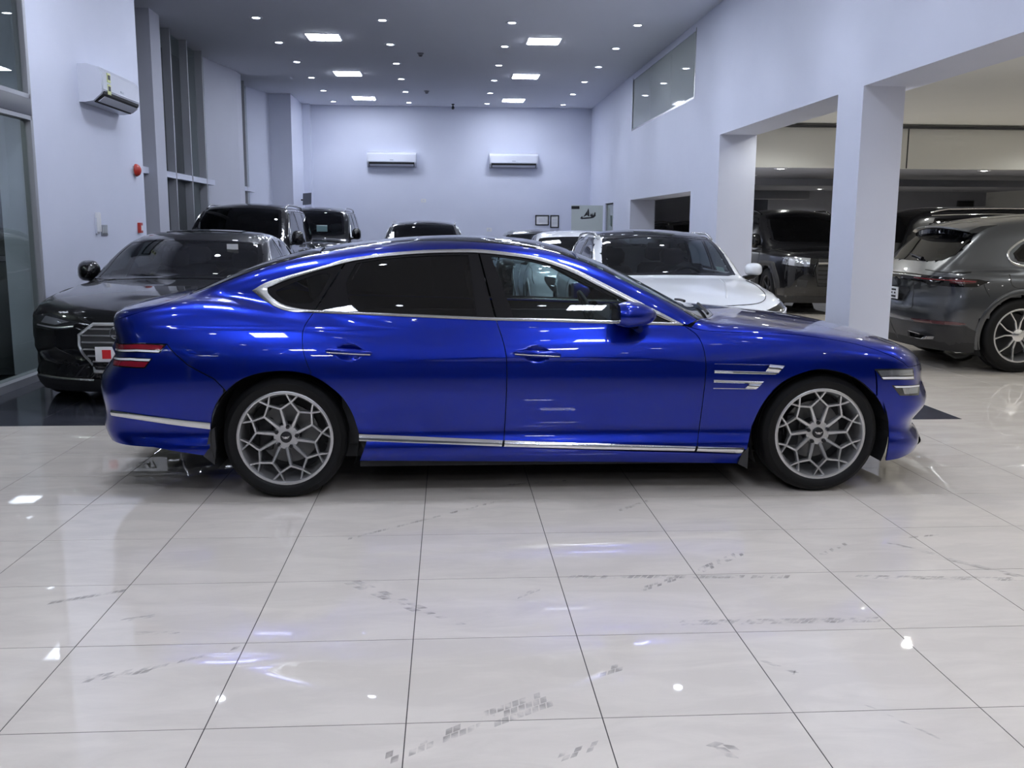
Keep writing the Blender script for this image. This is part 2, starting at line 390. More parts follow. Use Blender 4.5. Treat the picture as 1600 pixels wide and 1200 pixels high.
HERO = dict(
    B=[(-2.7, .80), (-2.4, .885), (-2.0, .935), (-1.5, .957), (-.8, .952), (0, .948), (.8, .95), (1.5, .957), (1.9, .925), (2.15, .875), (2.4, .80)],
    S=[(.10, .075), (.18, .046), (.235, .020), (.268, .013), (.30, .017), (.34, .031), (.38, .036), (.44, .026), (.52, .009), (.62, 0), (.70, .003), (.78, .014), (.85, .034), (.92, .066), (1.0, .11), (1.2, .22)],
    T=[(-2.7, .965), (-2.55, 1.003), (-2.4, 1.046), (-2.2, 1.086), (-2.0, 1.11), (-1.5, 1.06), (-.5, .96), (.7, .985), (1.0, .986), (1.4, .953), (1.8, .899), (2.1, .818), (2.25, .73), (2.36, .62)],
    F=[(.1, 2.24), (.2, 2.33), (.27, 2.34), (.33, 2.295), (.39, 2.305), (.47, 2.37), (.53, 2.365), (.60, 2.335), (.68, 2.33), (.78, 2.30), (.95, 2.15)],
    R=[(.1, -2.45), (.25, -2.585), (.36, -2.645), (.46, -2.64), (.56, -2.655), (.66, -2.635), (.76, -2.565), (.85, -2.55), (.93, -2.565), (1.0, -2.585), (1.1, -2.60)],
    GB=[(-2.4, .62), (-2.0, .70), (-1.6, .775), (-1.2, .83), (-.7, .865), (-.1, .875), (.4, .865), (.8, .84), (1.1, .81)],
    GS=[(.9, -.01), (1.0, .022), (1.1, .068), (1.2, .12), (1.3, .178), (1.4, .25), (1.5, .34)],
    Tg=[(-2.35, .945), (-2.1, 1.10), (-1.8, 1.242), (-1.5, 1.333), (-1.2, 1.384), (-.9, 1.417), (-.6, 1.432), (-.3, 1.428), (0, 1.39), (.4, 1.247), (.8, 1.047), (1.1, .90)],
    k=.085, ke=.10,
)
# ---------------------------------------------------------------- floor and its tiles
CH = 4.785                     # hall ceiling
TX0, TY0, TS = -.136686, 5.710875, .6
def tile_mat(name, c1, c2, rough, spec, vein):
    m = bpy.data.materials.new(name); m.use_nodes = True; nt = m.node_tree; b = nt.nodes['Principled BSDF']; L = nt.links.new
    geo = nt.nodes.new('ShaderNodeNewGeometry'); oi = nt.nodes.new('ShaderNodeObjectInfo')
    mp = nt.nodes.new('ShaderNodeMapping'); mp.inputs['Scale'].default_value = (1.1, 3.2, 1); L(geo.outputs['Position'], mp.inputs['Vector'])
    n1 = nt.nodes.new('ShaderNodeTexNoise'); n1.inputs['Scale'].default_value = 2.2; n1.inputs['Detail'].default_value = 8; n1.inputs['Roughness'].default_value = .6; n1.inputs['Distortion'].default_value = .6; L(mp.outputs[0], n1.inputs['Vector'])
    n2 = nt.nodes.new('ShaderNodeTexNoise'); n2.inputs['Scale'].default_value = 260; n2.inputs['Detail'].default_value = 2; L(geo.outputs['Position'], n2.inputs['Vector'])
    r1 = nt.nodes.new('ShaderNodeMapRange'); r1.inputs[1].default_value = .38; r1.inputs[2].default_value = .68; L(n1.outputs['Fac'], r1.inputs[0])
    ad = nt.nodes.new('ShaderNodeMath'); ad.operation = 'MULTIPLY_ADD'; L(oi.outputs['Random'], ad.inputs[0]); ad.inputs[1].default_value = .35; L(r1.outputs[0], ad.inputs[2])
    a2 = nt.nodes.new('ShaderNodeMath'); a2.operation = 'MULTIPLY_ADD'; L(n2.outputs['Fac'], a2.inputs[0]); a2.inputs[1].default_value = vein; L(ad.outputs[0], a2.inputs[2]); a2.use_clamp = True
    mx = nt.nodes.new('ShaderNodeMix'); mx.data_type = 'RGBA'; mx.inputs[6].default_value = (*c1, 1); mx.inputs[7].default_value = (*c2, 1); L(a2.outputs[0], mx.inputs[0]); L(mx.outputs[2], b.inputs['Base Color'])
    n3 = nt.nodes.new('ShaderNodeTexNoise'); n3.inputs['Scale'].default_value = 3.; n3.inputs['Detail'].default_value = 4; L(geo.outputs['Position'], n3.inputs['Vector'])
    r3 = nt.nodes.new('ShaderNodeMapRange'); r3.inputs[3].default_value = rough*.6; r3.inputs[4].default_value = rough*1.5; L(n3.outputs['Fac'], r3.inputs[0]); L(r3.outputs[0], b.inputs['Roughness'])
    b.inputs['Specular IOR Level'].default_value = spec
    return m
TILE = tile_mat('polished_porcelain', (.68, .625, .56), (.60, .55, .495), .022, .5, .18)
TILED = tile_mat('dark_polished_tile', (.035, .037, .05), (.06, .063, .08), .09, .5, .1)
GROUT = mat('grout', (.05, .042, .04), rough=.8)
floor = struct(box_obj('floor', (-5.4, 14.2, -8.2, 28, -.08, -.0009), GROUT))
def dark_zone(x, y): return y > 7.21 and x < 4.063
rects = []                      # x0,x1,y0,y1,dark
def cut(lo, hi, t0, extra):
    k0 = math.floor((lo-t0)/TS); e = [lo]+[t0+TS*k for k in range(k0+1, k0+80) if t0+TS*k < hi-1e-3]+[hi]
    return list(zip(e[:-1], e[1:]))
for (a0, a1, b0, b1, dk) in ((-4.0, 4.063, -8, 7.21, 0), (4.063, 14, -8, 27.6, 0), (-5.0, 4.063, 7.21, 27.7, 1)):
    for x0, x1 in cut(a0, a1, TX0, 0):
        for y0, y1 in cut(b0, b1, TY0 if not dk else 7.21, 0): rects.append((x0, x1, y0, y1, dk))
def shown(r):
    c = [project((x, y, 0)) for x in r[:2] for y in r[2:4]] if r[2] > .6 else []
    if not c: return 0
    us = [p[0] for p in c]; vv = [p[1] for p in c]
    if max(us) < 0 or min(us) > 1600 or max(vv) < 560 or min(vv) > 1200 or r[2] > 14: return 0
    if r[4] and (r[0] > -2.2): return 0         # the dark tiles behind the blue car
    return (max(us)-min(us))*(max(vv)-min(vv))
sc = sorted(((shown(r), r) for r in rects), key=lambda t: -t[0])
single = [r for s, r in sc if s > 60][:290]; rest = [r for r in rects if r not in set(single)]
def tile_box(mb, x0, x1, y0, y1, ch=True):
    g = .0017; x0 += g; x1 -= g; y0 += g; y1 -= g; c = .0005; z1 = 0.
    V = [(x0, y0, -.0012), (x1, y0, -.0012), (x1, y1, -.0012), (x0, y1, -.0012), (x0, y0, -c), (x1, y0, -c), (x1, y1, -c), (x0, y1, -c), (x0+c, y0+c, z1), (x1-c, y0+c, z1), (x1-c, y1-c, z1), (x0+c, y1-c, z1)]
    return mb.add(V, [(8, 9, 10, 11)]+[(a+i, a+(i+1) % 4, a+4+(i+1) % 4, a+4+i) for a in (0, 4) for i in range(4)])
shared = {}
for r in single:
    k = (round(r[1]-r[0], 3), round(r[3]-r[2], 3), r[4])
    if k not in shared:
        o = tile_box(MB(), 0, k[0], 0, k[1]).build('floor_tile', TILED if r[4] else TILE, floor); shared[k] = o.data
    else:
        o = bpy.data.objects.new('floor_tile', shared[k]); COL.objects.link(o); o.parent = floor
    o.location = (r[0], r[2], 0)
for dk in (0, 1):
    mb = MB()
    for r in rest:
        if r[4] == dk: tile_box(mb, *r[:4])
    o = mb.build('floor_tiles_beyond', TILED if dk else TILE, floor); o['kind'] = 'stuff'
# tyre prints left on the polish: rows of small smudged blocks
MARK = bpy.data.materials.new('tyre_print'); MARK.use_nodes = True
_n = MARK.node_tree; _b = _n.nodes['Principled BSDF']; _t = _n.nodes.new('ShaderNodeBsdfTransparent'); _m = _n.nodes.new('ShaderNodeMixShader'); _z = _n.nodes.new('ShaderNodeTexNoise'); _z.inputs['Scale'].default_value = 16; _g = _n.nodes.new('ShaderNodeNewGeometry'); _r = _n.nodes.new('ShaderNodeMapRange')
_b.inputs['Base Color'].default_value = (.16, .15, .145, 1); _b.inputs['Roughness'].default_value = .35; _r.inputs[1].default_value = .38; _r.inputs[2].default_value = .66; _r.inputs[4].default_value = .36
_n.links.new(_g.outputs['Position'], _z.inputs['Vector']); _n.links.new(_z.outputs['Fac'], _r.inputs[0]); _n.links.new(_r.outputs[0], _m.inputs[0]); _n.links.new(_t.outputs[0], _m.inputs[1]); _n.links.new(_b.outputs[0], _m.inputs[2]); _n.links.new(_m.outputs[0], _n.nodes['Material Output'].inputs[0])
def ground(u, v, z=0.):
    d = ray(u, v); t = (z-CAMH)/d[2]; return CAMP+t*d
def tyre_mark(p0, p1, w, rows=2, fade=.75):
    a = ground(*p0); b = ground(*p1); L = np.linalg.norm(b-a); t = (b-a)/L; n = np.array([-t[1], t[0], 0]); mb = MB(); k = max(3, int(L/.028))
    for i in range(k):
        for j in range(rows):
            if random.random() > fade: continue
            s0 = (i+.04+.1*random.random())/k*L; s1 = (i+.93)/k*L; o0 = (j/rows-.5)*w; o1 = ((j+.9)/rows-.5)*w; sk = .02
            q = [a+t*s0+n*o0, a+t*s1+n*o0, a+t*(s1+sk)+n*o1, a+t*(s0+sk)+n*o1]
            mb.add([(p[0], p[1], .0004) for p in q], [(0, 1, 2, 3)])
    if mb.V: mb.build('tyre_mark', MARK, floor)
for p0, p1, w, r, f in (((72, 943), (192, 923), .03, 1, .95), ((185, 970), (235, 963), .03, 2, .7), ((200, 990), (275, 988), .03, 2, .7), ((125, 1063), (230, 1046), .05, 2, .7), ((230, 1046), (370, 1012), .02, 1, .7),
        ((540, 843), (770, 785), .025, 1, .8), ((547, 908), (655, 952), .07, 2, .8), ((655, 952), (720, 975), .03, 1, .7), ((803, 935), (840, 921), .03, 2, .8), ((745, 1130), (850, 1093), .10, 3, .8), ((915, 1058), (966, 1043), .05, 2, .9), ((600, 1187), (745, 1130), .06, 2, .45),
        ((875, 901), (1230, 901), .04, 1, .8), ((1335, 901), (1600, 905), .045, 2, .85), ((1060, 973), (1370, 968), .05, 2, .95), ((1385, 847), (1465, 867), .03, 2, .7), ((1475, 872), (1600, 902), .045, 2, .85), ((1085, 895), (1155, 865), .05, 2, .6), ((990, 925), (1066, 900), .04, 2, .6), ((960, 800), (1010, 783), .03, 1, .8), ((1235, 1051), (1245, 1050), .03, 1, .8), ((1280, 868), (1320, 850), .03, 1, .8), ((1350, 1100), (1470, 1155), .012, 1, .8), ((1040, 1145), (1170, 1175), .04, 1, .3), ((1185, 1030), (1240, 1050), .02, 1, .7), ((1105, 1145), (1150, 1180), .06, 2, .5), ((870, 1185), (945, 1160), .04, 2, .4), ((760, 760), (890, 750), .03, 1, .5), ((1400, 842), (1480, 834), .02, 1, .7)):
    tyre_mark(p0, p1, w, r, f)

# ---------------------------------------------------------------- hall shell
def wall(name, b, m=WALL): return struct(box_obj(name, b, m))
ceiling = wall('ceiling', (-5.4, 4.7, -8.2, 27.9, CH, CH+.15), CEILP)
wall('wall_back', (-5.4, 14.2, 27.7, 27.9, 0, CH))
trim = struct(box_obj('trim_1', (-4.0, -3.8, 27.45, 27.7, 0, CH), WALL))       # shallow pier in the far left corner
# left side: glazing, solid block, piers and tall windows
wall('wall_left', (-4.33, -4.0, 9.75, 13.15, 0, CH))
struct(box_obj('trim_2', (-5.3, -4.6, 15.83, 16.36, 0, CH), GREYWALL)); struct(MB().prism([(-4.87, 20.2), (-4.6, 21.95), (-4.6, 22.45), (-5.3, 22.45), (-5.3, 20.2)], 0, CH, 'z').build('trim_3', GREYWALL))
mb = MB().prism([(-4.87, 24.3), (-4.54, 25.5), (-5.3, 25.5), (-5.3, 24.3)], 0, CH, 'z').box(-5.3, -4.0, 25.5, 27.7, 0, CH); struct(mb.build('trim_4', WALL))
struct(box_obj('trim_5', (-5.3, -4.33, 13.05, 13.15, 0, CH), GREYWALL))
for wn, (y0, y1, fins) in enumerate((((13.15, 15.83, (14.5,))), ((16.36, 20.2, (17.4, 18.47, 19.55))), ((22.45, 24.3, (23.4,))))):
    w = struct(box_obj('window_%d' % (wn+2), (-4.90, -4.84, y0, y1, 0, .12), FRAMEGREY))
    edges = [y0]+list(fins)+[y1]
    for a, b in zip(edges[:-1], edges[1:]):
        for z0, z1 in ((.12, 2.28), (2.38, CH)): box_obj('pane', (-4.872, -4.866, a+.02, b-.02, z0, z1), PANE, w)
    for y in fins: box_obj('fin', (-4.866, -4.73, y-.025, y+.025, 0, CH), FRAMEGREY, w)
    box_obj('transom', (-4.87, -4.73, y0, y1, 2.28, 2.38), WALL, w)
# front glazing on the left
w = struct(box_obj('window_1', (-4.10, -3.93, -8, 9.75, 0, .07), FRAMEGREY))
for a, b in ((-8, -4.5), (-4.5, -1), (-1, 2.6), (2.6, 6.2), (6.2, 9.69)):
    for z0, z1 in ((.07, 2.50), (2.66, CH)): box_obj('pane', (-4.02, -4.01, a+.03, b-.03, z0, z1), PANE, w)
    box_obj('mullion', (-4.06, -3.96, b-.03, b+.03, .07, CH), FRAMEGREY, w, r=.008)
box_obj('transom', (-4.06, -3.955, -8, 9.69, 2.50, 2.66), FRAMEDARK, w, r=.008)
box_obj('transom_bead', (-4.055, -3.96, -8, 9.69, 2.66, 2.70), FRAMEGREY, w); box_obj('transom_bead', (-4.055, -3.96, -8, 9.69, 2.46, 2.50), FRAMEGREY, w)
# pavement outside; pale facade added to lighten the view through the glazing
OUTG = mat('pavement', (.10, .10, .11), rough=.7); OUTD = mat('dark_facade', (.03, .032, .04), rough=.6); OUTL = mat('added_outside_grey', (.25, .25, .27), rough=.6)
struct(box_obj('trim_6', (-16, -5.4, -8, 28, -.12, -.02), OUTG)); struct(box_obj('trim_7', (-5.4, -4.1, -8, 9.75, -.02, .0), OUTG)); struct(box_obj('trim_8', (-9, -8.8, -8, 28, 0, 7), OUTL))
# right side: spandrel wall over the openings, pier, column, far wall with a passage
RX0, RX1 = 4.04, 4.60
mb = MB()
mb.box(RX0, RX1, -8, 16.1, 2.86, CH).box(RX0, RX1, 16.1, 21.5, 2.09, 3.62).box(RX0, RX1, 16.1, 21.5, 4.66, CH).box(RX0, RX1, 21.5, 27.7, 2.09, CH)
mb.box(RX0, RX1, 14.45, 16.1, 0, 2.86).box(RX0, RX1, 21.5, 23.75, 0, 2.09).box(RX0, RX1, 25.0, 27.7, 0, 2.09)
struct(mb.build('wall_right', WALL))
struct(box_obj('trim_9', (RX0, 4.46, 9.43, 10.05, 0, 2.86), WALL))
w = struct(box_obj('window_5', (RX1-.10, RX1-.06, 16.1, 21.5, 3.62, 4.66), mat('office_wall', (.50, .53, .50), rough=.6)))
for a, b in ((16.1, 17.9), (17.9, 19.7), (19.7, 21.5)): box_obj('pane', (RX0+.012, RX0+.022, a+.004, b-.004, 3.62, 4.66), mat('pale_lit_glass', (.40, .43, .41), rough=.04, spec=.6), w)  # opaque pale colour stands for the lit room behind the glass
box_obj('window_frame', (RX0-.004, RX0+.03, 16.06, 16.1, 3.58, 4.70), SATIN, w); box_obj('window_frame', (RX0-.004, RX0+.03, 21.5, 21.54, 3.58, 4.70), SATIN, w); box_obj('window_frame', (RX0-.004, RX0+.03, 16.1, 21.5, 3.585, 3.62), SATIN, w)
# side hall
wall('wall_side', (14, 14.2, -8, 27.9, 0, 3.4), BEIGEWALL)
wall('ceiling_side', (RX1, 14.2, -8, 15.2, 3.12, 3.3), BEIGEWALL)
wall('wall_fascia', (RX1, 14, 15.2, 15.32, 2.44, 3.4), BEIGEWALL)
struct(MB().box(RX1, 14, 15.12, 15.2, 3.055, 3.09).box(7.28, 7.30, 15.195, 15.205, 2.44, 3.06).build('trim_10', FRAMEDARK))
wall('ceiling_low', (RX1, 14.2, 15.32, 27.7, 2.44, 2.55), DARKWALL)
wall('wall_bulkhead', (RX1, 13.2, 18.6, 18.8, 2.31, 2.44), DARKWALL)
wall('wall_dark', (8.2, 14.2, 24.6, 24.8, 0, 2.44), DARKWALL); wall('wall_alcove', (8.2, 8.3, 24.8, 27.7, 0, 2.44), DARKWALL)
wall('wall_rear', (-5.4, 14.2, -8.2, -8.0, 0, CH+.1), mat('rear_wall', (.07, .075, .085), rough=.3))
duct = tag(box_obj('ceiling_duct', (6.3, 8.0, 21.2, 21.8, 2.13, 2.31), mat('duct_grey', (.30, .31, .35), rough=.6), r=.01), 'boxy grey duct hung under the dark low ceiling of the side hall', 'duct')
t = thing('wall_vent', 'black slatted air vent on the dark side hall wall', 'vent', (13.45, 24.6, 2.08)); box_obj('vent_frame', (-.22, .22, -.03, 0, -.14, .14), FRAMEDARK, t)
for i in range(5): box_obj('slat', (-.19, .19, -.045, -.02, -.11+i*.05, -.085+i*.05), MATTBLACK, t)

# ---------------------------------------------------------------- lamps
EMIT = mat('lamp_glow', (1, 1, 1), emit=LAMP, estr=PANEL_E); EMITD = mat('downlight_glow', (1, 1, 1), emit=LAMP, estr=SPOT_E); EMITW = mat('downlight_warm', (1, 1, 1), emit=SIDE_LAMP, estr=SPOT_E)
RIM = mat('lamp_rim', (.75, .76, .8), rough=.4)
def make_panel():
    t = thing('ceiling_panel_light', 'square recessed LED panel of glowing cells', 'ceiling light')
    mb = MB()
    for b in ((-.30, .30, -.30, -.285), (-.30, .30, .285, .30), (-.30, -.285, -.285, .285), (.285, .30, -.285, .285)): mb.box(*b, -.012, 0)
    mb.build('frame', RIM, t)
    for i in range(6):
        m2 = MB()
        for j in range(3): m2.rbox(-.28+i*.0935, -.28+i*.0935+.082, -.28+j*.187, -.28+j*.187+.174, -.022, -.002, .009, 2)
        m2.build('light_cell_row', EMIT, t)
    return t
def make_down(glow, color, power=1., wide=None):
    t = thing('downlight', 'round recessed downlight', 'ceiling light')
    MB().lathe([(.085, 0), (.105, -.001), (.105, -.008), (.088, -.012), (.060, -.006), (.060, 0)], 24, 'z').build('trim_ring', RIM, t, smooth=.6)
    MB().lathe([(0, -.012), (.035, -.011), (.060, -.007)], 24, 'z').build('lens', glow, t, smooth=2)
    ld = bpy.data.lights.new('downlight_beam', 'SPOT'); ld.energy = SPOT_W; ld.color = color; ld.spot_size = math.radians(84); ld.spot_blend = .6; ld.shadow_soft_size = .035
    ld.energy = SPOT_W*power
    if wide: ld.spot_size = wide
    l = bpy.data.objects.new('downlight_beam', ld); COL.objects.link(l); l.parent = t; l.location = (0, 0, -.03)
    return t
def nm_row(i, words): return words[i]
ORD = ['first', 'second', 'third', 'fourth', 'fifth', 'sixth', 'seventh', 'eighth', 'ninth', 'tenth', 'eleventh', 'twelfth', 'thirteenth', 'fourteenth', 'fifteenth', 'sixteenth']
pn = make_panel(); used = False
PY = [26.1, 22.0, 17.9, 13.8, 9.7, 5.6, 1.5, -2.6, -6.3]
for cx, side in ((-2.19, 'by the tall windows'), (1.72, 'by the wall openings')):
    for i, y in enumerate(PY):
        o = pn if not used else copy_tree(pn); used = True; o.location = (cx, y, CH)
        o['label'] = 'square LED panel, %s from the back wall, row %s' % (ORD[i], side); o['group'] = 'LED ceiling panels'
dn = make_down(EMITD, LAMP); used = False
DY = [26.9-2.1*i for i in range(16)]
for cx, side in ((-3.08, 'nearest the tall windows'), (-1.06, 'between smoke detectors and tall windows'), (1.05, 'between smoke detectors and wall openings'), (3.13, 'nearest the wall openings')):
    for i, y in enumerate(DY):
        o = dn if not used else copy_tree(dn); used = True; o.location = (cx, y, CH)
        o['label'] = 'round downlight, %s from the back wall, row %s' % (ORD[i], side); o['group'] = 'round hall downlights'
ds = make_down(EMITW, SIDE_LAMP, 1.8, 2.7); used = False
for x in (5.1, 7.6, 9.6, 11.6):
    for y in (-1, 2, 4.6, 7.2, 9.8, 12, 14):
        if 5.45 < x < .64*y+.1: continue  # unseen downlights only, added to light the side hall and its fascia
        o = ds if not used else copy_tree(ds); used = True; o.location = (x, y, 3.12); o['label'] = 'unseen round downlight added to light the beige side hall'; o['group'] = 'added side hall downlights'
for i, (x, y) in enumerate(((5.35, 15.5), (8.75, 15.5), (7.0, 20.0), (10.5, 20.2), (5.5, 17.5), (5.3, 22.5), (9, 23.2))):
    o = copy_tree(ds); o.location = (x, y, 2.44); o['label'] = ['warm downlight under the fascia between pier and square column', 'warm downlight under the fascia above the grey car'][i] if i < 2 else 'warm downlight in the dark low ceiling of the side hall'
    o['group'] = 'low ceiling downlights'
    for k in o.children:
        if k.type == 'LIGHT': k.data = k.data.copy(); k.data.energy = SPOT_W*3.6
# ---------------------------------------------------------------- wheels
def tyre_profile(R, w, rr):
    h = w/2
    return [(rr, -h*.80), (rr+.010, -h*.90), (rr+.3*(R-rr), -h*1.0), (rr+.62*(R-rr), -h*1.0), (R-.030, -h*.95), (R-.012, -h*.86), (R-.003, -h*.70), (R, -h*.50), (R, -h*.34), (R-.007, -h*.33), (R-.007, -h*.27), (R, -h*.26), (R, -h*.04), (R-.007, -h*.03), (R-.007, h*.03), (R, h*.04), (R, h*.26), (R-.007, h*.27), (R-.007, h*.33), (R, h*.34), (R, h*.5), (R-.003, h*.7), (R-.012, h*.86), (R-.03, h*.95), (rr+.5*(R-rr), h), (rr, h*.8)]
def bar(mb, a, b, wa, wb, ya, yb, dep):
    """spoke between two points of the wheel plane; front ridge at y=ya..yb, depth dep"""
    a = np.array(a); b = np.array(b); t = (b-a)/np.linalg.norm(b-a); n = np.array([-t[1], t[0]])
    def sec(p, w, y): return [(p[0]+n[0]*w*s, y+d, p[1]+n[1]*w*s) for s, d in ((-.5, dep), (-.5, .007), (-.30, 0), (.30, 0), (.5, .007), (.5, dep))]
    mb.loft([sec(a, wa, ya), sec(b, wb, yb)])
def pol(r, a): return (r*math.cos(a), r*math.sin(a))
def wheel_base(parent, R, w, rr, seg=64):
    t = MB().lathe(tyre_profile(R, w, rr), seg).build('wheel', RUBBER, parent, smooth=.9)
    t['label'] = 'black tyre with its alloy rim'
    return t
def rim_barrel(t, rr, w, m, seg=64):
    y = -w/2*.88
    MB().lathe([(rr+.012, y+.004), (rr+.012, y-.004), (rr+.006, y-.007), (rr-.004, y-.004), (rr-.012, y+.012), (rr-.022, y+.05), (rr-.03, .05), (rr-.02, w*.4), (rr, w*.42)], seg).build('rim_barrel', m, t, smooth=.8)
def mesh_wheel(parent, name_rot, R=.338, w=.245, rr=.250):
    """ten-node mesh alloy wheel of the blue car, outer face towards -y"""
    t = wheel_base(parent, R, w, rr); rim_barrel(t, rr, w, ALLOY)
    y0 = -w/2*.83
    MB().lathe([(.0, y0+.03), (.068, y0+.03), (.071, y0+.05), (.0, y0+.05)], 32).build('hub', ALLOY, t, smooth=.6)
    st = 2*math.pi/10
    for k in range(10):
        a = name_rot+st*k; mb = MB()
        node = pol(rr*.645, a); bar(mb, pol(.058, a-.10), node, .024, .0165, y0+.026, y0+.010, .032)
        for s in (-1, 1):
            x = pol(rr*.80, a+s*st/2); bar(mb, node, x, .0165, .0135, y0+.010, y0+.003, .028)
            bar(mb, x, pol(rr*.99, a+s*(st/2+.13)), .0135, .013, y0+.003, y0-.004, .022)
        mb.build('spoke', ALLOY, t, smooth=.5)
    for k in range(5):
        p = pol(.058, name_rot+math.pi/2+k*2*math.pi/5)
        MB().lathe([(0, y0+.012), (.009, y0+.012), (.0115, y0+.018), (.0115, y0+.04)], 6, c=(p[0], 0, p[1])).build('lug_nut', ALLOYDARK, t, smooth=.5)
    cap = MB().lathe([(0, y0+.013), (.026, y0+.014), (.031, y0+.020), (.031, y0+.04)], 28).build('center_cap', ALLOYDARK, t, smooth=.6)
    mb = MB(); yb = y0+.0115                       # small winged emblem
    for s in (-1, 1):
        for i in range(3): mb.prism([(s*.005, .003-.004*i), (s*(.024-.005*i), .009-.006*i), (s*(.022-.005*i), .006-.006*i), (s*.005, .0005-.004*i)][::s], yb, yb+.003)
    mb.prism([(-.005, .005), (.005, .005), (.004, -.005), (0, -.009), (-.004, -.005)], yb-.001, yb+.003)
    mb.build('wing_emblem', CHROME, t)
    MB().lathe([(.07, .03), (.165, .03), (.165, .05), (.07, .05)], 40, closed=True).build('brake_disc', DISC, t, smooth=.5)
    mb = MB(); mb.rbox(-.16, -.085, -.01, .07, -.09, .09, .015); mb.build('brake_caliper', ALLOYDARK, t, smooth=.6)
    MB().lathe([(0, .06), (rr-.03, .06), (rr-.03, .062), (0, .062)], 32).build('inner_disc', MATTBLACK, t)
    return t
def spoke_wheel(parent, R=.37, w=.26, rr=.25, n=5, m=None, m2=None, twin=True, rot=.3, wide=.03):
    """simpler alloy for the other cars: n single or twin spokes"""
    m = m or ALLOY; t = wheel_base(parent, R, w, rr, 48); rim_barrel(t, rr, w, m2 or m, 48); y0 = -w/2*.83; mb = MB()
    for k in range(n):
        a = rot+2*math.pi*k/n
        if twin:
            for s in (-1, 1):
                bar(mb, pol(.04, a+s*.25), pol(rr*.55, a+s*.20), wide, wide*.75, y0+.022, y0+.008, .03); bar(mb, pol(rr*.55, a+s*.20), pol(rr*.985, a+s*.34), wide*.75, wide*.7, y0+.008, y0-.002, .025)
        else: bar(mb, pol(.03, a), pol(rr*.985, a), wide*1.5, wide, y0+.02, y0-.002, .03)
    mb.build('spokes', m, t, smooth=.5)
    MB().lathe([(0, y0+.004), (.03, y0+.006), (.065, y0+.02), (.07, y0+.05)], 28).build('center_cap', m, t, smooth=.6)
    MB().lathe([(0, .03), (rr-.05, .03), (rr-.05, .05), (0, .05)], 32).build('brake_disc', ALLOYDARK, t, smooth=.5)
    return t

# ---------------------------------------------------------------- cabin furniture shared by the cars
def seat(parent, x, y, z, m, w=.50, name='seat'):
    def rr(cx, cz, wx, wy, n=20): return [(cx+wx*np.sign(math.cos(a))*abs(math.cos(a))**.5, y+wy*np.sign(math.sin(a))*abs(math.sin(a))**.5, cz) for a in [2*math.pi*i/n for i in range(n)]]
    mb = MB()
    mb.loft([rr(x+.03, z+.0, .24, w*.46), rr(x+.03, z+.08, .27, w*.5), rr(x+.04, z+.13, .25, w*.46)])
    b = []
    for i, (dx, dz, tx, ty) in enumerate(((-.17, .06, .07, .40), (-.21, .20, .075, .49), (-.28, .40, .065, .5), (-.34, .56, .05, .44), (-.36, .61, .03, .36))): b.append(rr(x+dx, z+dz, tx, w*ty))
    mb.loft(b)
    o = mb.build(name, m, parent, smooth=1.)
    h = MB().loft([rr(x-.375, z+.63, .03, w*.12), rr(x-.38, z+.66, .05, w*.26), rr(x-.39, z+.76, .055, w*.28), rr(x-.40, z+.81, .035, w*.2)]); h.build('headrest', m, o, smooth=1.)
    return o
def steering(parent, x, y, z, m=None):
    mb = MB(); pts = [(0, .185*math.cos(a), .185*math.sin(a)) for a in [2*math.pi*i/28 for i in range(29)]]; mb.tube(pts, .015, 8, False)
    mb.rbox(-.02, .02, -.07, .07, -.05, .05, .015); mb.rbox(-.01, .01, -.18, .18, -.018, .018, .006); mb.rbox(-.01, .01, -.018, .018, -.18, 0, .006)
    c, s = math.cos(.42), math.sin(.42)
    mb.move(lambda v: (x+v[0]*c-v[2]*s, y+v[1], z+v[0]*s+v[2]*c)); return mb.build('steering_wheel', m or TRIMDARK, parent, smooth=.8)
def mirror_part(parent, x, y, z, m, s=-1, sx=1., big=1., wf=1., tf=1.):
    """door mirror: shell, glass and foot; s=-1 is the right side"""
    def ring(t, ry, rz, rx0): return None
    mb = MB(); secs = []
    for i in range(9):
        f = i/8; xx = -.055+.125*f; k = (1-(f*.97)**2.6)**.5*(.82+.18*min(1, f*5))
        secs.append([(x+xx*sx*1.15, y+s*(.10+.115*big*wf*k*np.sign(math.cos(a))*abs(math.cos(a))**.75-.02*f), z+.078*big*tf*k*np.sign(math.sin(a))*abs(math.sin(a))**.75*(1.0 if math.sin(a) > 0 else .8)) for a in [2*math.pi*j/24 for j in range(24)]])
    o = mb.loft(secs).build('door_mirror', m, parent, smooth=1.1)
    MB().loft([[(x-.067*sx*1.15, y+s*.10+(p[1]-(y+s*.10))*q, z+(p[2]-z)*q) for p in secs[0]] for q in (.9, .02)], False).build('mirror_glass', mat('mirror_glass', (.6, .62, .65), rough=.03, metal=1), o)
    MB().tube([(x+.05, y+s*-.03, z-.085), (x+.03, y+s*.06, z-.07), (x, y+s*.11, z-.045)], [.03, .026, .03], 8).build('mirror_foot', GLOSSBLACK, o, smooth=1)
    return o

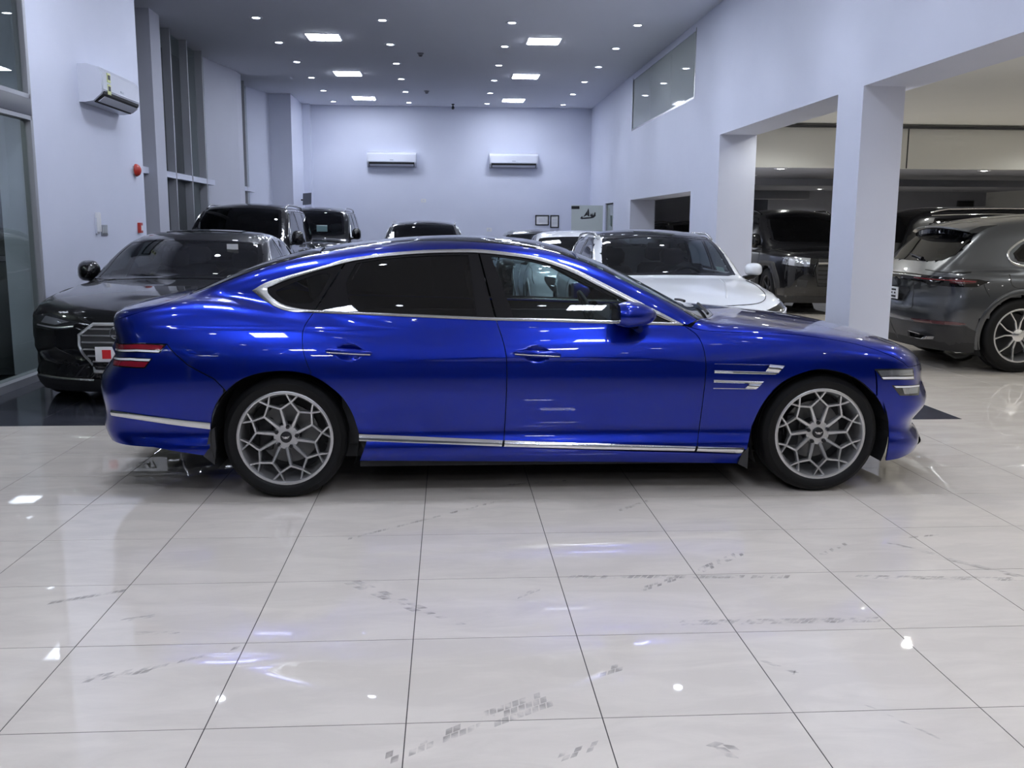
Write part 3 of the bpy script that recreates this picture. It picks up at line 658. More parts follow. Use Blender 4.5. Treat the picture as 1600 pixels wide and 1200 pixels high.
# ---------------------------------------------------------------- the blue saloon
HOFF = np.array([.60, 6.11, 0.])
def hero_relief(x, z):
    """shoulder crease and the two dished handle cups"""
    zc = .937-.0045*(x+1.6); fade = np.clip((x+2.25)/.3, 0, 1)*np.clip((1.0-x)/.4, 0, 1)
    w = -.009*fade/(1+np.exp(-np.clip((z-zc)/.003, -40, 40)))
    for cx, cz in ((-1.142, .816), (-.122, .803)):
        r = ((x-cx)/.068)**2+((z-cz+.003)/.043)**2; w = w-.020*np.clip(1-r, 0, 1)**.8
    return w
HH = Hull(**HERO, extra=hero_relief)
def px(pts, k=0, closed=False):
    """photo points on the car's flank -> points on its surface (car space)"""
    P = crom(pts, k, closed) if k else np.array(pts, float)
    d = np.array([ray(u, v) for u, v in P]); O = CAMP-HOFF+d*4.1
    Q, hit = HH.cast(O, d, 3.2, 150); return Q
def side(pts, k=0, closed=False): return to2(px(pts, k, closed), FR_R)
hero = thing('sedan_car', 'glossy royal blue saloon with mesh alloy wheels, side-on across the tiled floor', 'car', tuple(HOFF))
def both(pn, name, m, label=None):
    for q in (pn, pn.mir()):
        o = q.build(name, m, hero)
        if label: o['label'] = label
    return o
dlo_top = [(394, 454), (420, 440), (465, 426.5), (510, 414), (542, 404.8), (575, 399.5), (610, 395), (660, 391), (710, 389.5), (747, 389.7), (790, 394), (840, 401.5), (890, 416.5), (940, 441), (990, 467), (1040, 492.5), (1068, 507)]
dlo_bot = [(405, 463), (420, 473.5), (440, 483.5), (462, 487.5), (490, 488.5), (585, 492.5), (710, 498), (772, 500.5), (860, 502.5), (965, 506), (1027, 507.5), (1066, 508.4)]
in_top = [(417.5, 450.5), (440, 440.5), (465, 432), (510, 419), (545, 409.3), (575, 404), (610, 399.8), (660, 396), (710, 394.6), (747, 395), (790, 399), (840, 407), (890, 424), (940, 449.5), (990, 475.5), (1035, 497), (1050, 503.2)]
in_bot = [(419, 459), (428, 467.5), (440, 474.5), (460, 480.5), (490, 484.3), (585, 488.6), (710, 493.8), (772, 496.2), (860, 497.8), (965, 501.3), (1027, 503), (1048, 503.6)]
roof_edge = [(300, 459), (340, 444.5), (400, 421.5), (440, 409.5), (470, 402), (510, 393.5), (565, 382.5), (610, 378), (660, 375.6), (710, 376), (760, 379), (790, 381.5), (840, 389), (890, 401.5), (940, 421.5), (990, 445.5), (1040, 470), (1074, 489.5), (1090, 499.5)]
deck_edge = [(180, 501), (187, 497.5), (227, 485), (265, 472), (296, 460)]
L1 = [(1080, 511.5), (1100, 516), (1147, 519), (1197, 520), (1247, 523), (1310, 532), (1347, 540), (1385, 552.5), (1408, 564), (1418, 572)]
seamB = [(775.5, 501), (785, 530), (791, 556), (792, 590), (791, 620), (788, 680), (787.5, 689)]
seamC = [(489.5, 489), (475, 512), (472.5, 535), (476, 557.5), (486, 584)]
seamA = [(1070, 509.5), (1090, 525), (1100, 547.5), (1103, 575), (1100, 610), (1095, 650), (1089, 698)]
archR = [(329, 690), (330, 670), (333, 643), (349, 615), (382, 590.5), (431.5, 580), (484, 586), (525, 612), (547, 640), (558, 670), (561, 690)]
archF = [(1167, 706), (1170, 690), (1178, 659), (1197.5, 623), (1225, 596), (1263.5, 580), (1294, 578), (1335, 590), (1368, 618), (1384.5, 651), (1389, 681), (1385, 716)]
strip_up = [(561, 678.5), (640, 682), (787, 688), (940, 694), (1089, 698), (1162, 700)]
cc = lambda *a: np.concatenate([np.asarray(x, float) for x in a])
def mirpts(P): return np.asarray(P)*np.array([1, -1, 1])
G = .0022
aR = crom(archR, 6); aF = crom(archF, 6)
def arc_between(A, p, q):
    i = np.argmin(((A-p)**2).sum(1)); j = np.argmin(((A-q)**2).sum(1)); return A[i:j+1] if i <= j else A[j:i+1][::-1]
sb = crom(strip_up, 6)
def seg_x(C, x0, x1):
    c = C[(C[:, 0] > min(x0, x1)) & (C[:, 0] < max(x0, x1))]; return c if x0 < x1 else c[::-1]
cb = crom(dlo_bot, 6)
# doors
door_f = side(cc([(775.5, 500.8)], seg_x(cb, 778, 1064), crom(seamA, 5), seg_x(sb, 1086, 790), crom(seamB, 5)[::-1]))
both(drape(HH, door_f, FR_R, (.016, .009), inset=G), 'front_door', BLUE)
door_r = side(cc([(490, 488.7)], seg_x(cb, 492, 772), crom(seamB, 5), seg_x(sb, 785, 563), arc_between(aR, (560, 678), (486, 585)), crom(seamC, 5)[::-1]))
both(drape(HH, door_r, FR_R, (.016, .009), inset=G), 'rear_door', BLUE)
# front wing
fender = side(cc(crom(L1, 5), [(1422, 575.5), (1367, 577.5), (1369, 592), (1369.5, 617)], arc_between(aF, (1368, 618), (1168, 704)), seg_x(sb, 1160, 1092), crom(seamA, 5)[::-1]))
both(drape(HH, fender, FR_R, (.025, .016), inset=G), 'front_fender', BLUE)
# body side: rear quarter, window pillar and roof rail in one pressing
ctop = crom(dlo_top, 6); re_ = crom(roof_edge, 5)
bs = side(cc([(1074, 507.5)], ctop[::-1], seg_x(cb, 404, 489), crom(seamC, 5), arc_between(aR, (486, 585), (352, 613)), [(349, 606), (335, 592), (295, 571), (270, 549), (261, 537.5), (220, 536), (182, 534), (177.5, 514)], crom(deck_edge, 5), re_))
both(drape(HH, bs, FR_R, (.025, .010), inset=G*.8), 'quarter_panel', BLUE)
# sill below the bright strip
sill = side(cc(seg_x(sb, 561, 1162)+[0, 9.5], [(1160, 708), (1152, 724), (980, 722), (760, 721), (562, 720)]))
both(drape(HH, sill, FR_R, .03, inset=.001), 'sill', BLUE)
# rear bumper, one mesh round the tail
def ztop(y): return .80
def corner_poly(right_pts, bottom, top):
    return cc(right_pts, bottom, top)
rb = px(cc([(261, 538.5), (270, 549.5), (295, 572), (335, 593), (349, 607)], arc_between(aR, (349, 615), (330, 688)), [(328, 700), (319, 712), (240, 699), (176, 688)]))
bot = lift(HH, [(y, .30) for y in (-.55, -.4, -.2, 0)], FR_B); top = lift(HH, [(y, .79) for y in (0, -.25, -.5)], FR_B); top2 = px([(182, 535), (220, 537)])
cen = lift(HH, [(0, z) for z in np.linspace(.30, .79, 14)[1:-1]], FR_B); pn = drape(HH, cc(rb, bot, cen, top, top2), FR_BR, .028, skirt=.01, inset=G*.5); (pn+pn.mir()).build('rear_bumper', BLUE, hero)
# front bumper and nose
fb = px(cc([(1370, 593)], [(1370.5, 618)], arc_between(aF, (1370, 620), (1386, 712)), [(1384, 720), (1404, 716.5), (1428, 703)]))
botf = lift(HH, [(y, .20) for y in (-.5, -.35, -.18, 0)], FR_F); topf = lift(HH, [(y, z) for y, z in ((0, .745), (-.2, .742), (-.4, .73), (-.55, .71))], FR_F); cpt = px([(1419.5, 573.5)]); mid2 = to2(topf[-1], FR_FR)+(to2(cpt[0], FR_FR)-to2(topf[-1], FR_FR))*np.linspace(.15, .9, 6)[:, None]; mids = lift(HH, mid2, FR_FR); topf2 = cc(mids, cpt, px([(1395, 576.8), (1368, 577.8)]))
cen = lift(HH, [(0, z) for z in np.linspace(.20, .745, 16)[1:-1]], FR_F); pn = drape(HH, cc(fb, botf, cen, topf, topf2), FR_FR, .026, skirt=.01, inset=G*.5); (pn+pn.mir()).build('front_bumper', BLUE, hero)
# hood (right half laid on the surface and mirrored)
cowl = lift(HH, [(y, 0) for y in ()], FR_T) if False else None
L1p = px(L1, 5)
edge = cc(cpt, mids[::-1], topf[::-1])
back = np.array([[1.02, 0, 0], [1.01, -.25, 0], [.97, -.5, 0], [.90, -.66, 0], [.83, -.76, 0]]); bk = lift(HH, back[:, :2], FR_T)
hc = lift(HH, [(x, 0) for x in np.linspace(float(edge[-1, 0])-.02, 1.02, 26)[:-1]], FR_T); pn = drape(HH, cc(L1p, edge, hc, bk), FR_HR, .028, inset=.001); (pn+pn.mir()).build('hood', BLUE, hero)
# trunk lid
dk = px(deck_edge, 5); tb = lift(HH, [(y, .80) for y in (-.5, -.25, 0)], FR_B); rs = np.array([[-2.13, 0], [-2.11, -.3], [-2.07, -.5]]); rsp = lift(HH, rs, FR_T)
pn = drape(HH, cc(rsp, dk[::-1], px([(182, 533)]), tb), FR_BS, .028, inset=.001); (pn+pn.mir()).build('trunk_lid', BLUE, hero)
# roof glass, windscreen, rear screen between the two rails
rp = px(roof_edge, 5); i_ws = np.argmin(abs(re_[:, 0]-905)); i_rs = np.argmin(abs(re_[:, 0]-500))
def span(P, cx0=None, cx1=None): return cc(P, mirpts(P)[::-1])
both_roof = drape(HH, span(rp[i_rs:i_ws+1]), FR_T, .05, inset=.002); both_roof.build('roof_panel', GLOSSBLACK, hero)
wsP = cc(rp[i_ws:], [[.90, -.66, 0]], [[.97, -.5, 0]], [[1.01, -.25, 0]], [[1.02, 0, 0]]); wsP[-4:] = lift(HH, wsP[-4:, :2], FR_T)
drape(HH, span(wsP)[:-1], FR_WS, .05, inset=.002).build('windshield', GLASS, hero)
rsP = cc(rsp, rp[:i_rs+1]); drape(HH, cc(rsP, mirpts(rsP)[::-1][:-1]), FR_BS, .05, inset=.002).build('rear_window', GLASSDARK, hero)
# side glazing with its bright frame and black surrounds
out_loop = side(cc(ctop, cb[::-1])); it_ = crom(in_top, 6); ib_ = crom(in_bot, 6); in_loop = side(cc(it_, ib_[::-1]))
A, B = polar_ring(out_loop, in_loop, 200); band_obj('window_trim', HH, A, B, FR_R, SATIN, hero, rows=4, off=.002, raise_=.005)
def glazed(outer, inner, glass, gname, bname):
    o2 = side(outer); i2 = side(inner); A, B = polar_ring(o2, i2, 90); band_obj(bname, HH, A, B, FR_R, GLOSSBLACK, hero, rows=2, off=-.0035, raise_=0, skirt=.004)
    both(drape(HH, i2, FR_R, .04, off=-.005, inset=-.004, skirt=.004), gname, glass)
glazed(cc(seg_x(it_, 417, 536), [(537, 412), (491, 484.2)], seg_x(ib_, 489, 418)), cc(crom([(431, 457), (440, 449.5), (472, 436.5), (498, 428.5), (513, 428), (514, 434), (500, 459), (485, 473), (462, 473.5), (445, 470)], 4, True)), GLASSMID, 'quarter_glass', 'quarter_glass_frame')
glazed(cc([(540, 411)], seg_x(it_, 542, 746), [(747, 395.2), (773, 496)], seg_x(ib_, 771, 495), [(493, 484.6)]), cc(crom([(557, 411), (585, 406.5), (610, 403.3), (660, 399.6), (710, 398.3), (732, 398.6)], 3), [(738.5, 445), (745, 493.3)], crom([(700, 492), (600, 488), (547, 486)], 3), [(541, 443), (543, 436)]), GLASSDARK, 'rear_door_glass', 'rear_door_frame')
glazed(cc([(749.5, 395.4)], seg_x(it_, 752, 1046), [(1048, 503)], seg_x(ib_, 1046, 779), [(776, 496.6)]), cc(crom([(767, 400.5), (790, 402.8), (840, 411.3), (890, 428.6), (940, 454.6), (985, 478)], 4), [(990, 486), (984, 500.8)], crom([(960, 500), (860, 496.6), (803, 495.3)], 3), [(785, 447)]), GLASS, 'front_door_glass', 'front_door_frame')
# bright strips along sill and rear bumper
def bright(up, lo, name='bright_strip', k=6, m=None):
    a = side(crom(up, k)); b = side(crom(lo, k)); band_obj(name, HH, a, b, FR_R, m or CHROME, hero, rows=3, off=.004, raise_=.005, closed=False)
bright([(561, 678.5), (640, 681.5), (720, 685), (785.5, 688)], [(561, 689), (640, 692), (720, 695), (784, 697.5)])
bright([(789, 688), (940, 693.5), (1087, 697.5)], [(787.5, 697.7), (940, 701.5), (1084.5, 704.5)])
bright([(1090.5, 697.6), (1130, 698.8), (1163, 699.6)], [(1088, 704.6), (1130, 706.4), (1158, 707.5)])
bright([(174, 640.5), (220, 647), (275, 654.5), (329, 660)], [(175, 649), (220, 656), (275, 664), (329, 670.5)])
# wing vent: two bright double bars
def bars(up, lo): bright(up, lo, 'fender_vent_bar', 3)
bars([(1116, 567.4), (1160, 568.2), (1203, 569.3)], [(1116, 569.5), (1160, 570.6), (1201, 571.8)]); bars([(1203, 569.3), (1214, 570.3), (1226, 571.5)], [(1196, 580), (1207, 581), (1216, 582)]); bars([(1116, 578.6), (1165, 580), (1218, 581.6)], [(1116, 583), (1165, 584.2), (1211, 585.2)])
bars([(1115, 593.4), (1155, 594.8), (1193, 596)], [(1115, 597.6), (1155, 598.8), (1189, 600)]); bars([(1114, 605.4), (1145, 605.8), (1178, 606.5)], [(1114, 607.6), (1145, 608), (1176, 608.6)]); bars([(1171, 599.6), (1181, 599.8), (1190, 600)], [(1163, 607), (1172, 607.6), (1181, 608)])
vb = [(1113, 566), (1205, 567.5), (1227, 570), (1219, 585), (1192, 590), (1196, 596), (1180, 610), (1112, 609.5)]
# lamps
def lamp(pts, m, name, fr=FR_R, off=.004, ds=.02, label=None): return both(drape(HH, to2(px(pts), fr), fr, ds, off=off, skirt=.012), name, m, label)
lamp([(1366, 576.5), (1400, 576), (1426, 575.5), (1428, 593), (1400, 593.5), (1379, 593.5)], LAMPDARK, 'headlight', FR_FR, .003); lamp([(1371, 579), (1400, 578), (1424, 577.5), (1425, 586), (1400, 587), (1376, 587.5)], LAMPCLEAR, 'headlight_lens', FR_FR, .006); lamp([(1377, 589), (1400, 588.6), (1425.5, 588), (1426, 591.5), (1400, 592), (1379.5, 592.2)], LAMPWHITE, 'daytime_strip', FR_FR, .007)
lamp([(1393, 602), (1436, 600), (1435, 617.5), (1405.5, 618)], LAMPDARK, 'headlight', FR_FR, .003); lamp([(1409, 606), (1433, 605), (1432.5, 614), (1412, 615.5)], LAMPCLEAR, 'headlight_lens', FR_FR, .006); lamp([(1396, 603), (1435, 601.3), (1434.5, 604), (1399, 605.5)], LAMPWHITE, 'daytime_strip', FR_FR, .007)
lamp([(182, 534.8), (220, 536.8), (260, 538.8), (250, 552), (215, 550.5), (181, 548.5)], GLOSSBLACK, 'tail_light_bezel', FR_BR, .003); lamp([(183, 536.5), (220, 538.3), (256.5, 540.4), (251, 547), (215, 545.3), (182.5, 543.5)], REDLAMP, 'tail_light', FR_BR, .007); lamp([(182.5, 544.5), (215, 546.3), (250.5, 548), (248.5, 551), (215, 549.3), (182, 547.6)], LAMPWHITE, 'tail_light_strip', FR_BR, .007)
lamp([(179, 556.5), (205, 558), (238.5, 559.8), (227, 575.5), (200, 574.5), (177.5, 571.5)], GLOSSBLACK, 'tail_light_bezel', FR_BR, .003); lamp([(179.5, 563), (205, 564.6), (232.5, 565.8), (226, 573.8), (200, 572.6), (178.5, 570.2)], REDLAMP, 'tail_light', FR_BR, .007); lamp([(180, 558.2), (205, 559.6), (236, 561), (233.5, 564.3), (205, 563), (179.7, 561.4)], LAMPWHITE, 'tail_light_strip', FR_BR, .007)
# nose: crest grille with mesh, intakes
gp = np.array([(-.36, .70), (.36, .70), (.40, .62), (.30, .42), (0, .27), (-.30, .42), (-.40, .62)]); gl = crom(np.vstack([gp]), 3, True)
drape(HH, gl, FR_F, .03, off=.006).build('grille', MATTBLACK, hero); A, B = polar_ring(inset2(gl, -.022), gl, 60); band_obj('grille_frame', HH, A, B, FR_F, CHROME, hero, mirror=False, off=.006, raise_=.01)
for i in range(-6, 7):
    for s in (-1, 1):
        x0 = i*.055; p0 = np.array([x0-.17*s, .68]); p1 = np.array([x0+.17*s, .34]); L = np.linspace(0, 1, 14)[:, None]; q = p0+(p1-p0)*L
        from_in = [all(np.cross(np.roll(gp, -1, 0)-gp, t-gp) < 0) for t in q]; q = q[np.array(from_in)]
        if len(q) > 2: a, b = strip2(q, .009); band_obj('grille_bar', HH, a, b, FR_F, SATIN, hero, mirror=False, closed=False, rows=2, off=.009, raise_=.004, skirt=.004)
lip = [(y, .235+.02*abs(y)) for y in np.linspace(-.62, .62, 25)]; lo = [(y, .185+.02*abs(y)) for y in np.linspace(-.62, .62, 25)]; band_obj('front_lip', HH, lip, lo, FR_F, DARKPLASTIC, hero, mirror=False, closed=False, off=.004, raise_=.01)
# plate and rear centre details
box_obj('rear_plate', (-2.652, -2.642, -.26, .26, .40, .51), PLATEW, hero, r=.003)
# door handles: bar over a dished cup
def handle(pc, w):
    e0 = px([(pc[0]-w/2, pc[1]-2)])[0]; e1 = px([(pc[0]+w/2, pc[1]+2)])[0]; c = (e0+e1)/2
    def hp(f): return e0+(e1-e0)*(f+1)/2
    for s in (-1, 1):
        y = c[1] if s < 0 else -c[1]
        mb = MB(); secs = []
        for f in np.linspace(-1, 1, 15):
            q = hp(f); k = (1-abs(f)**3.2)**.5 if abs(f) < 1 else .12
            secs.append([(q[0], (q[1]-.020*(1-.4*f*f)+.012*k*math.cos(a))*(1 if s < 0 else -1), q[2]+.0185*max(k, .25)*math.sin(a)) for a in np.linspace(0, 2*math.pi, 14, endpoint=False)])
        h_ = mb.loft(secs).build('door_handle', BLUE, hero, smooth=1)
        m2 = MB(); st = []
        for f in np.linspace(-.93, .93, 13):
            q = hp(f); st.append((q[0], (q[1]-.020*(1-.4*f*f)-.0108)*(1 if s < 0 else -1), q[2]-.007))
        m2.tube(st, .0032, 6).build('handle_strip', CHROME, h_, smooth=1)
handle((545, 549.5), 73); handle((839, 552.3), 75)
# mirrors
mc = px([(1030, 503)])[0]
for s in (-1, 1):
    o = mirror_part(hero, .405, s*(-mc[1])-s*-.02, 1.012, BLUE, s, sx=1.45, big=1.0)
# inner body so that gaps read dark, wheel housings, underbody
core = side(cc([(1060, 512), (1100, 520), (1300, 535)], [(1360, 560), (1360, 600)], arc_between(aF, (1368, 618), (1168, 704)), [(1150, 716), (570, 712)], arc_between(aR, (560, 678), (333, 643)), [(300, 650), (220, 640), (215, 560), (240, 505), (390, 472), (420, 480), (490, 491), (772, 503)]))
both(drape(HH, core, FR_R, .06, off=-.02, skirt=0), 'inner_body', MATTBLACK)
MB().box(-1.85, 1.8, -.60, .60, .16, .20).build('underbody', MATTBLACK, hero)
MB().box(-1.1, 1.1, -.86, .86, .16, .19).build('floor_pan', MATTBLACK, hero)
for x in (-1.498, 1.494):
    for s in (-1, 1):
        mb = MB(); n = 28; R0 = .40
        pr = [(R0*math.cos(a), R0*math.sin(a)) for a in np.linspace(-.42, math.pi+.42, n)]
        V = []; 
        for y in (.925, .60): V += [(x+p[0], s*y, .338+p[1]) for p in pr]
        F = [(i, i+1, n+i+1, n+i) for i in range(n-1)]+[tuple(range(n, 2*n))]
        mb.add(V, F).build('wheel_liner', MATTBLACK, hero)
        t = mesh_wheel(hero, math.radians(62 if x < 0 else 74)); t.location = (x, s*(.94-.1225), .338); t.rotation_euler = (0, 0, 0 if s < 0 else math.pi)
# mud flaps
for (pts) in ([(329, 672), (336, 668), (337, 700), (336, 726), (318, 713), (322, 700)], [(1171, 700), (1167, 732), (1152, 724), (1160, 708)]):
    q = px([(u, min(v, 719)) for u, v in pts]); P = [(a[0], a[2]-max(0, v-719)/285) for a, (u, v) in zip(q, pts)]; y = q[:, 1].mean()
    for s in (-1, 1): MB().prism(P, s*(-y)-s*-.004, s*(-y)-s*.03).build('mud_flap', DARKPLASTIC, hero)
# cabin
for s in (-1, 1):
    seat(hero, -.05, s*.37, .42, SEATGREY); 
    seat(hero, -.98, s*.38, .42, SEATGREY, .56, 'rear_seat')
steering(hero, .36, .37, .88)
mb = MB(); mb.loft([[(.40+dx, y, z) for dx, z in ((0, .62), (-.04, .78), (.02, .90), (.12, .945), (.45, .955), (.45, .6))] for y in (-.72, -.4, 0, .4, .72)]); mb.build('dashboard', TRIMDARK, hero, smooth=.6)
box_obj('center_console', (-.6, .42, -.12, .12, .30, .60), TRIMDARK, hero, r=.03)
box_obj('infotainment_screen', (.44, .455, -.30, .06, .90, 1.0), GLOSSBLACK, hero, r=.005)
for s in (-1, 1): box_obj('door_card', (-1.2, .72, s*.80-.02, s*.80+.02, .28, .90), TRIMDARK, hero, r=.01)
box_obj('parcel_shelf', (-2.0, -1.32, -.62, .62, .90, .93), TRIMDARK, hero, r=.01); box_obj('cabin_floor', (-1.3, .8, -.78, .78, .20, .28), TRIMDARK, hero)
hl = lift(HH, [(x, y) for x in np.linspace(-1.25, .02, 14) for y in np.linspace(-.56, .56, 9)], FR_T, -.045); mesh_obj('headliner', hl, [[i*9+j, i*9+j+1, (i+1)*9+j+1, (i+1)*9+j] for i in range(13) for j in range(8)], TRIMGREY, hero, smooth=True)
box_obj('rear_view_mirror', (.30, .33, -.11, .11, 1.20, 1.26), TRIMDARK, hero, r=.01)
# wipers at the cowl
for y0, y1 in ((-.62, -.02), (-.05, .6)):
    w_ = lift(HH, [(1.0-.10*(1-t), y0+(y1-y0)*t) for t in np.linspace(0, 1, 9)], FR_T, .018); MB().tube([tuple(p) for p in w_], .009, 6).build('wiper', MATTBLACK, hero, smooth=1)
# ---------------------------------------------------------------- the other cars
SUV = dict(B=[(-2.55, .84), (-2.2, .93), (-1.4, .972), (0, .965), (1.4, .972), (2.0, .94), (2.45, .85)], S=[(.2, .06), (.35, .03), (.5, .01), (.7, 0), (.9, .008), (1.05, .028), (1.15, .055), (1.3, .10)],
    T=[(-2.6, 1.1), (-2.2, 1.12), (0, 1.12), (.8, 1.15), (1.0, 1.15), (1.5, 1.14), (2.0, 1.11), (2.3, 1.07), (2.5, .98)], F=[(.2, 2.33), (.35, 2.42), (.6, 2.47), (.9, 2.47), (1.1, 2.42), (1.3, 2.3)], R=[(.2, -2.38), (.4, -2.47), (.7, -2.5), (1.1, -2.48), (1.5, -2.42), (1.9, -2.3)],
    GB=[(-2.6, .80), (-2, .86), (-1, .905), (0, .91), (.6, .90), (1.0, .87), (1.3, .83)], GS=[(1.0, -.01), (1.15, .01), (1.3, .035), (1.5, .085), (1.7, .15), (1.85, .24)],
    Tg=[(-2.75, .9), (-2.5, 1.30), (-2.38, 1.60), (-2.2, 1.77), (-1.6, 1.845), (-.8, 1.862), (-.1, 1.845), (.25, 1.79), (.6, 1.60), (.95, 1.35), (1.25, 1.13), (1.5, .95)], fc=.22, rc=.16, gcrown=.05, k=.10, zb=1.0)
CROSS = dict(B=[(-2.3, .78), (-1.9, .86), (-1.35, .905), (0, .90), (1.35, .905), (1.8, .86), (2.25, .76)], S=[(.15, .07), (.3, .03), (.45, .01), (.62, 0), (.78, .01), (.9, .035), (1.0, .07), (1.2, .15)],
    T=[(-2.3, 1.0), (-1.8, 1.02), (0, .98), (.6, 1.0), (.85, 1.01), (1.2, .985), (1.6, .93), (1.95, .85), (2.2, .74)], F=[(.15, 2.10), (.3, 2.18), (.5, 2.22), (.7, 2.20), (.85, 2.12), (1., 1.95)], R=[(.15, -2.1), (.35, -2.19), (.6, -2.22), (.9, -2.18), (1.2, -2.08)],
    GB=[(-2.3, .66), (-1.5, .77), (-.5, .815), (.3, .80), (.8, .78), (1.2, .73)], GS=[(.9, -.01), (1.0, .02), (1.2, .09), (1.35, .16), (1.5, .25)],
    Tg=[(-2.45, .8), (-2.15, 1.12), (-1.9, 1.30), (-1.5, 1.40), (-1, 1.45), (-.4, 1.465), (0, 1.44), (.35, 1.355), (.7, 1.165), (1.0, 1.0), (1.3, .83)], fc=.30, rc=.2, gcrown=.05)
CAY = dict(B=[(-2.45, .84), (-2.1, .935), (-1.45, .985), (-.6, .955), (.4, .95), (1.45, .985), (1.9, .94), (2.4, .82)], S=[(.2, .06), (.35, .03), (.5, .01), (.68, 0), (.85, .012), (.98, .035), (1.08, .065), (1.3, .14)],
    T=[(-2.5, 1.04), (-2.05, 1.10), (-1, 1.08), (.6, 1.08), (1, 1.085), (1.5, 1.04), (2, .94), (2.35, .80)], F=[(.2, 2.22), (.35, 2.32), (.6, 2.37), (.8, 2.33), (1., 2.2)], R=[(.2, -2.24), (.35, -2.34), (.52, -2.415), (.68, -2.42), (.82, -2.38), (.95, -2.385), (1.05, -2.35), (1.2, -2.22)],
    GB=[(-2.5, .72), (-2.0, .78), (-1.4, .85), (-.5, .885), (.4, .88), (.9, .85), (1.3, .80)], GS=[(.95, -.01), (1.1, .015), (1.25, .06), (1.4, .115), (1.55, .18), (1.7, .28)],
    Tg=[(-2.52, .92), (-2.27, 1.12), (-2.07, 1.28), (-1.90, 1.44), (-1.75, 1.545), (-1.45, 1.62), (-.95, 1.665), (-.4, 1.675), (0, 1.655), (.4, 1.555), (.8, 1.34), (1.1, 1.15), (1.4, .95)], fc=.30, rc=.22, gcrown=.05, zb=.95)
def inpoly(C, P):
    x, y = C[:, 0], C[:, 1]; r = np.zeros(len(C), bool); n = len(P)
    for i in range(n):
        (x0, y0), (x1, y1) = P[i], P[(i+1) % n]
        if y0 == y1: continue
        r ^= ((y0 > y) != (y1 > y)) & (x < (x1-x0)*(y-y0)/(y1-y0)+x0)
    return r
def capsule(h, xa, xb, zc, nx=84, nc=15, na=84):
    rows = []
    for i in range(nc): rows.append((xb, math.pi/2*(1-(i+.02)/nc)))
    for i in range(nx+1): rows.append((xb+(xa-xb)*i/nx, 0))
    for i in range(1, nc+1): rows.append((xa, -math.pi/2*((i-.02)/nc)))
    A = np.linspace(0, 2*math.pi, na, endpoint=False); c, d = [], []
    for x, ph in rows:
        for a in A: c.append((x, 0, zc)); d.append((math.sin(ph), math.cos(ph)*math.sin(a), math.cos(ph)*math.cos(a)))
    c = np.array(c); d = np.array(d); P, hit = h.cast(c+d*1.9, -d, 1.9, 60)
    F = np.array([[i*na+j, (i+1)*na+j, (i+1)*na+(j+1) % na, i*na+(j+1) % na] for i in range(len(rows)-1) for j in range(na)]); return P, F
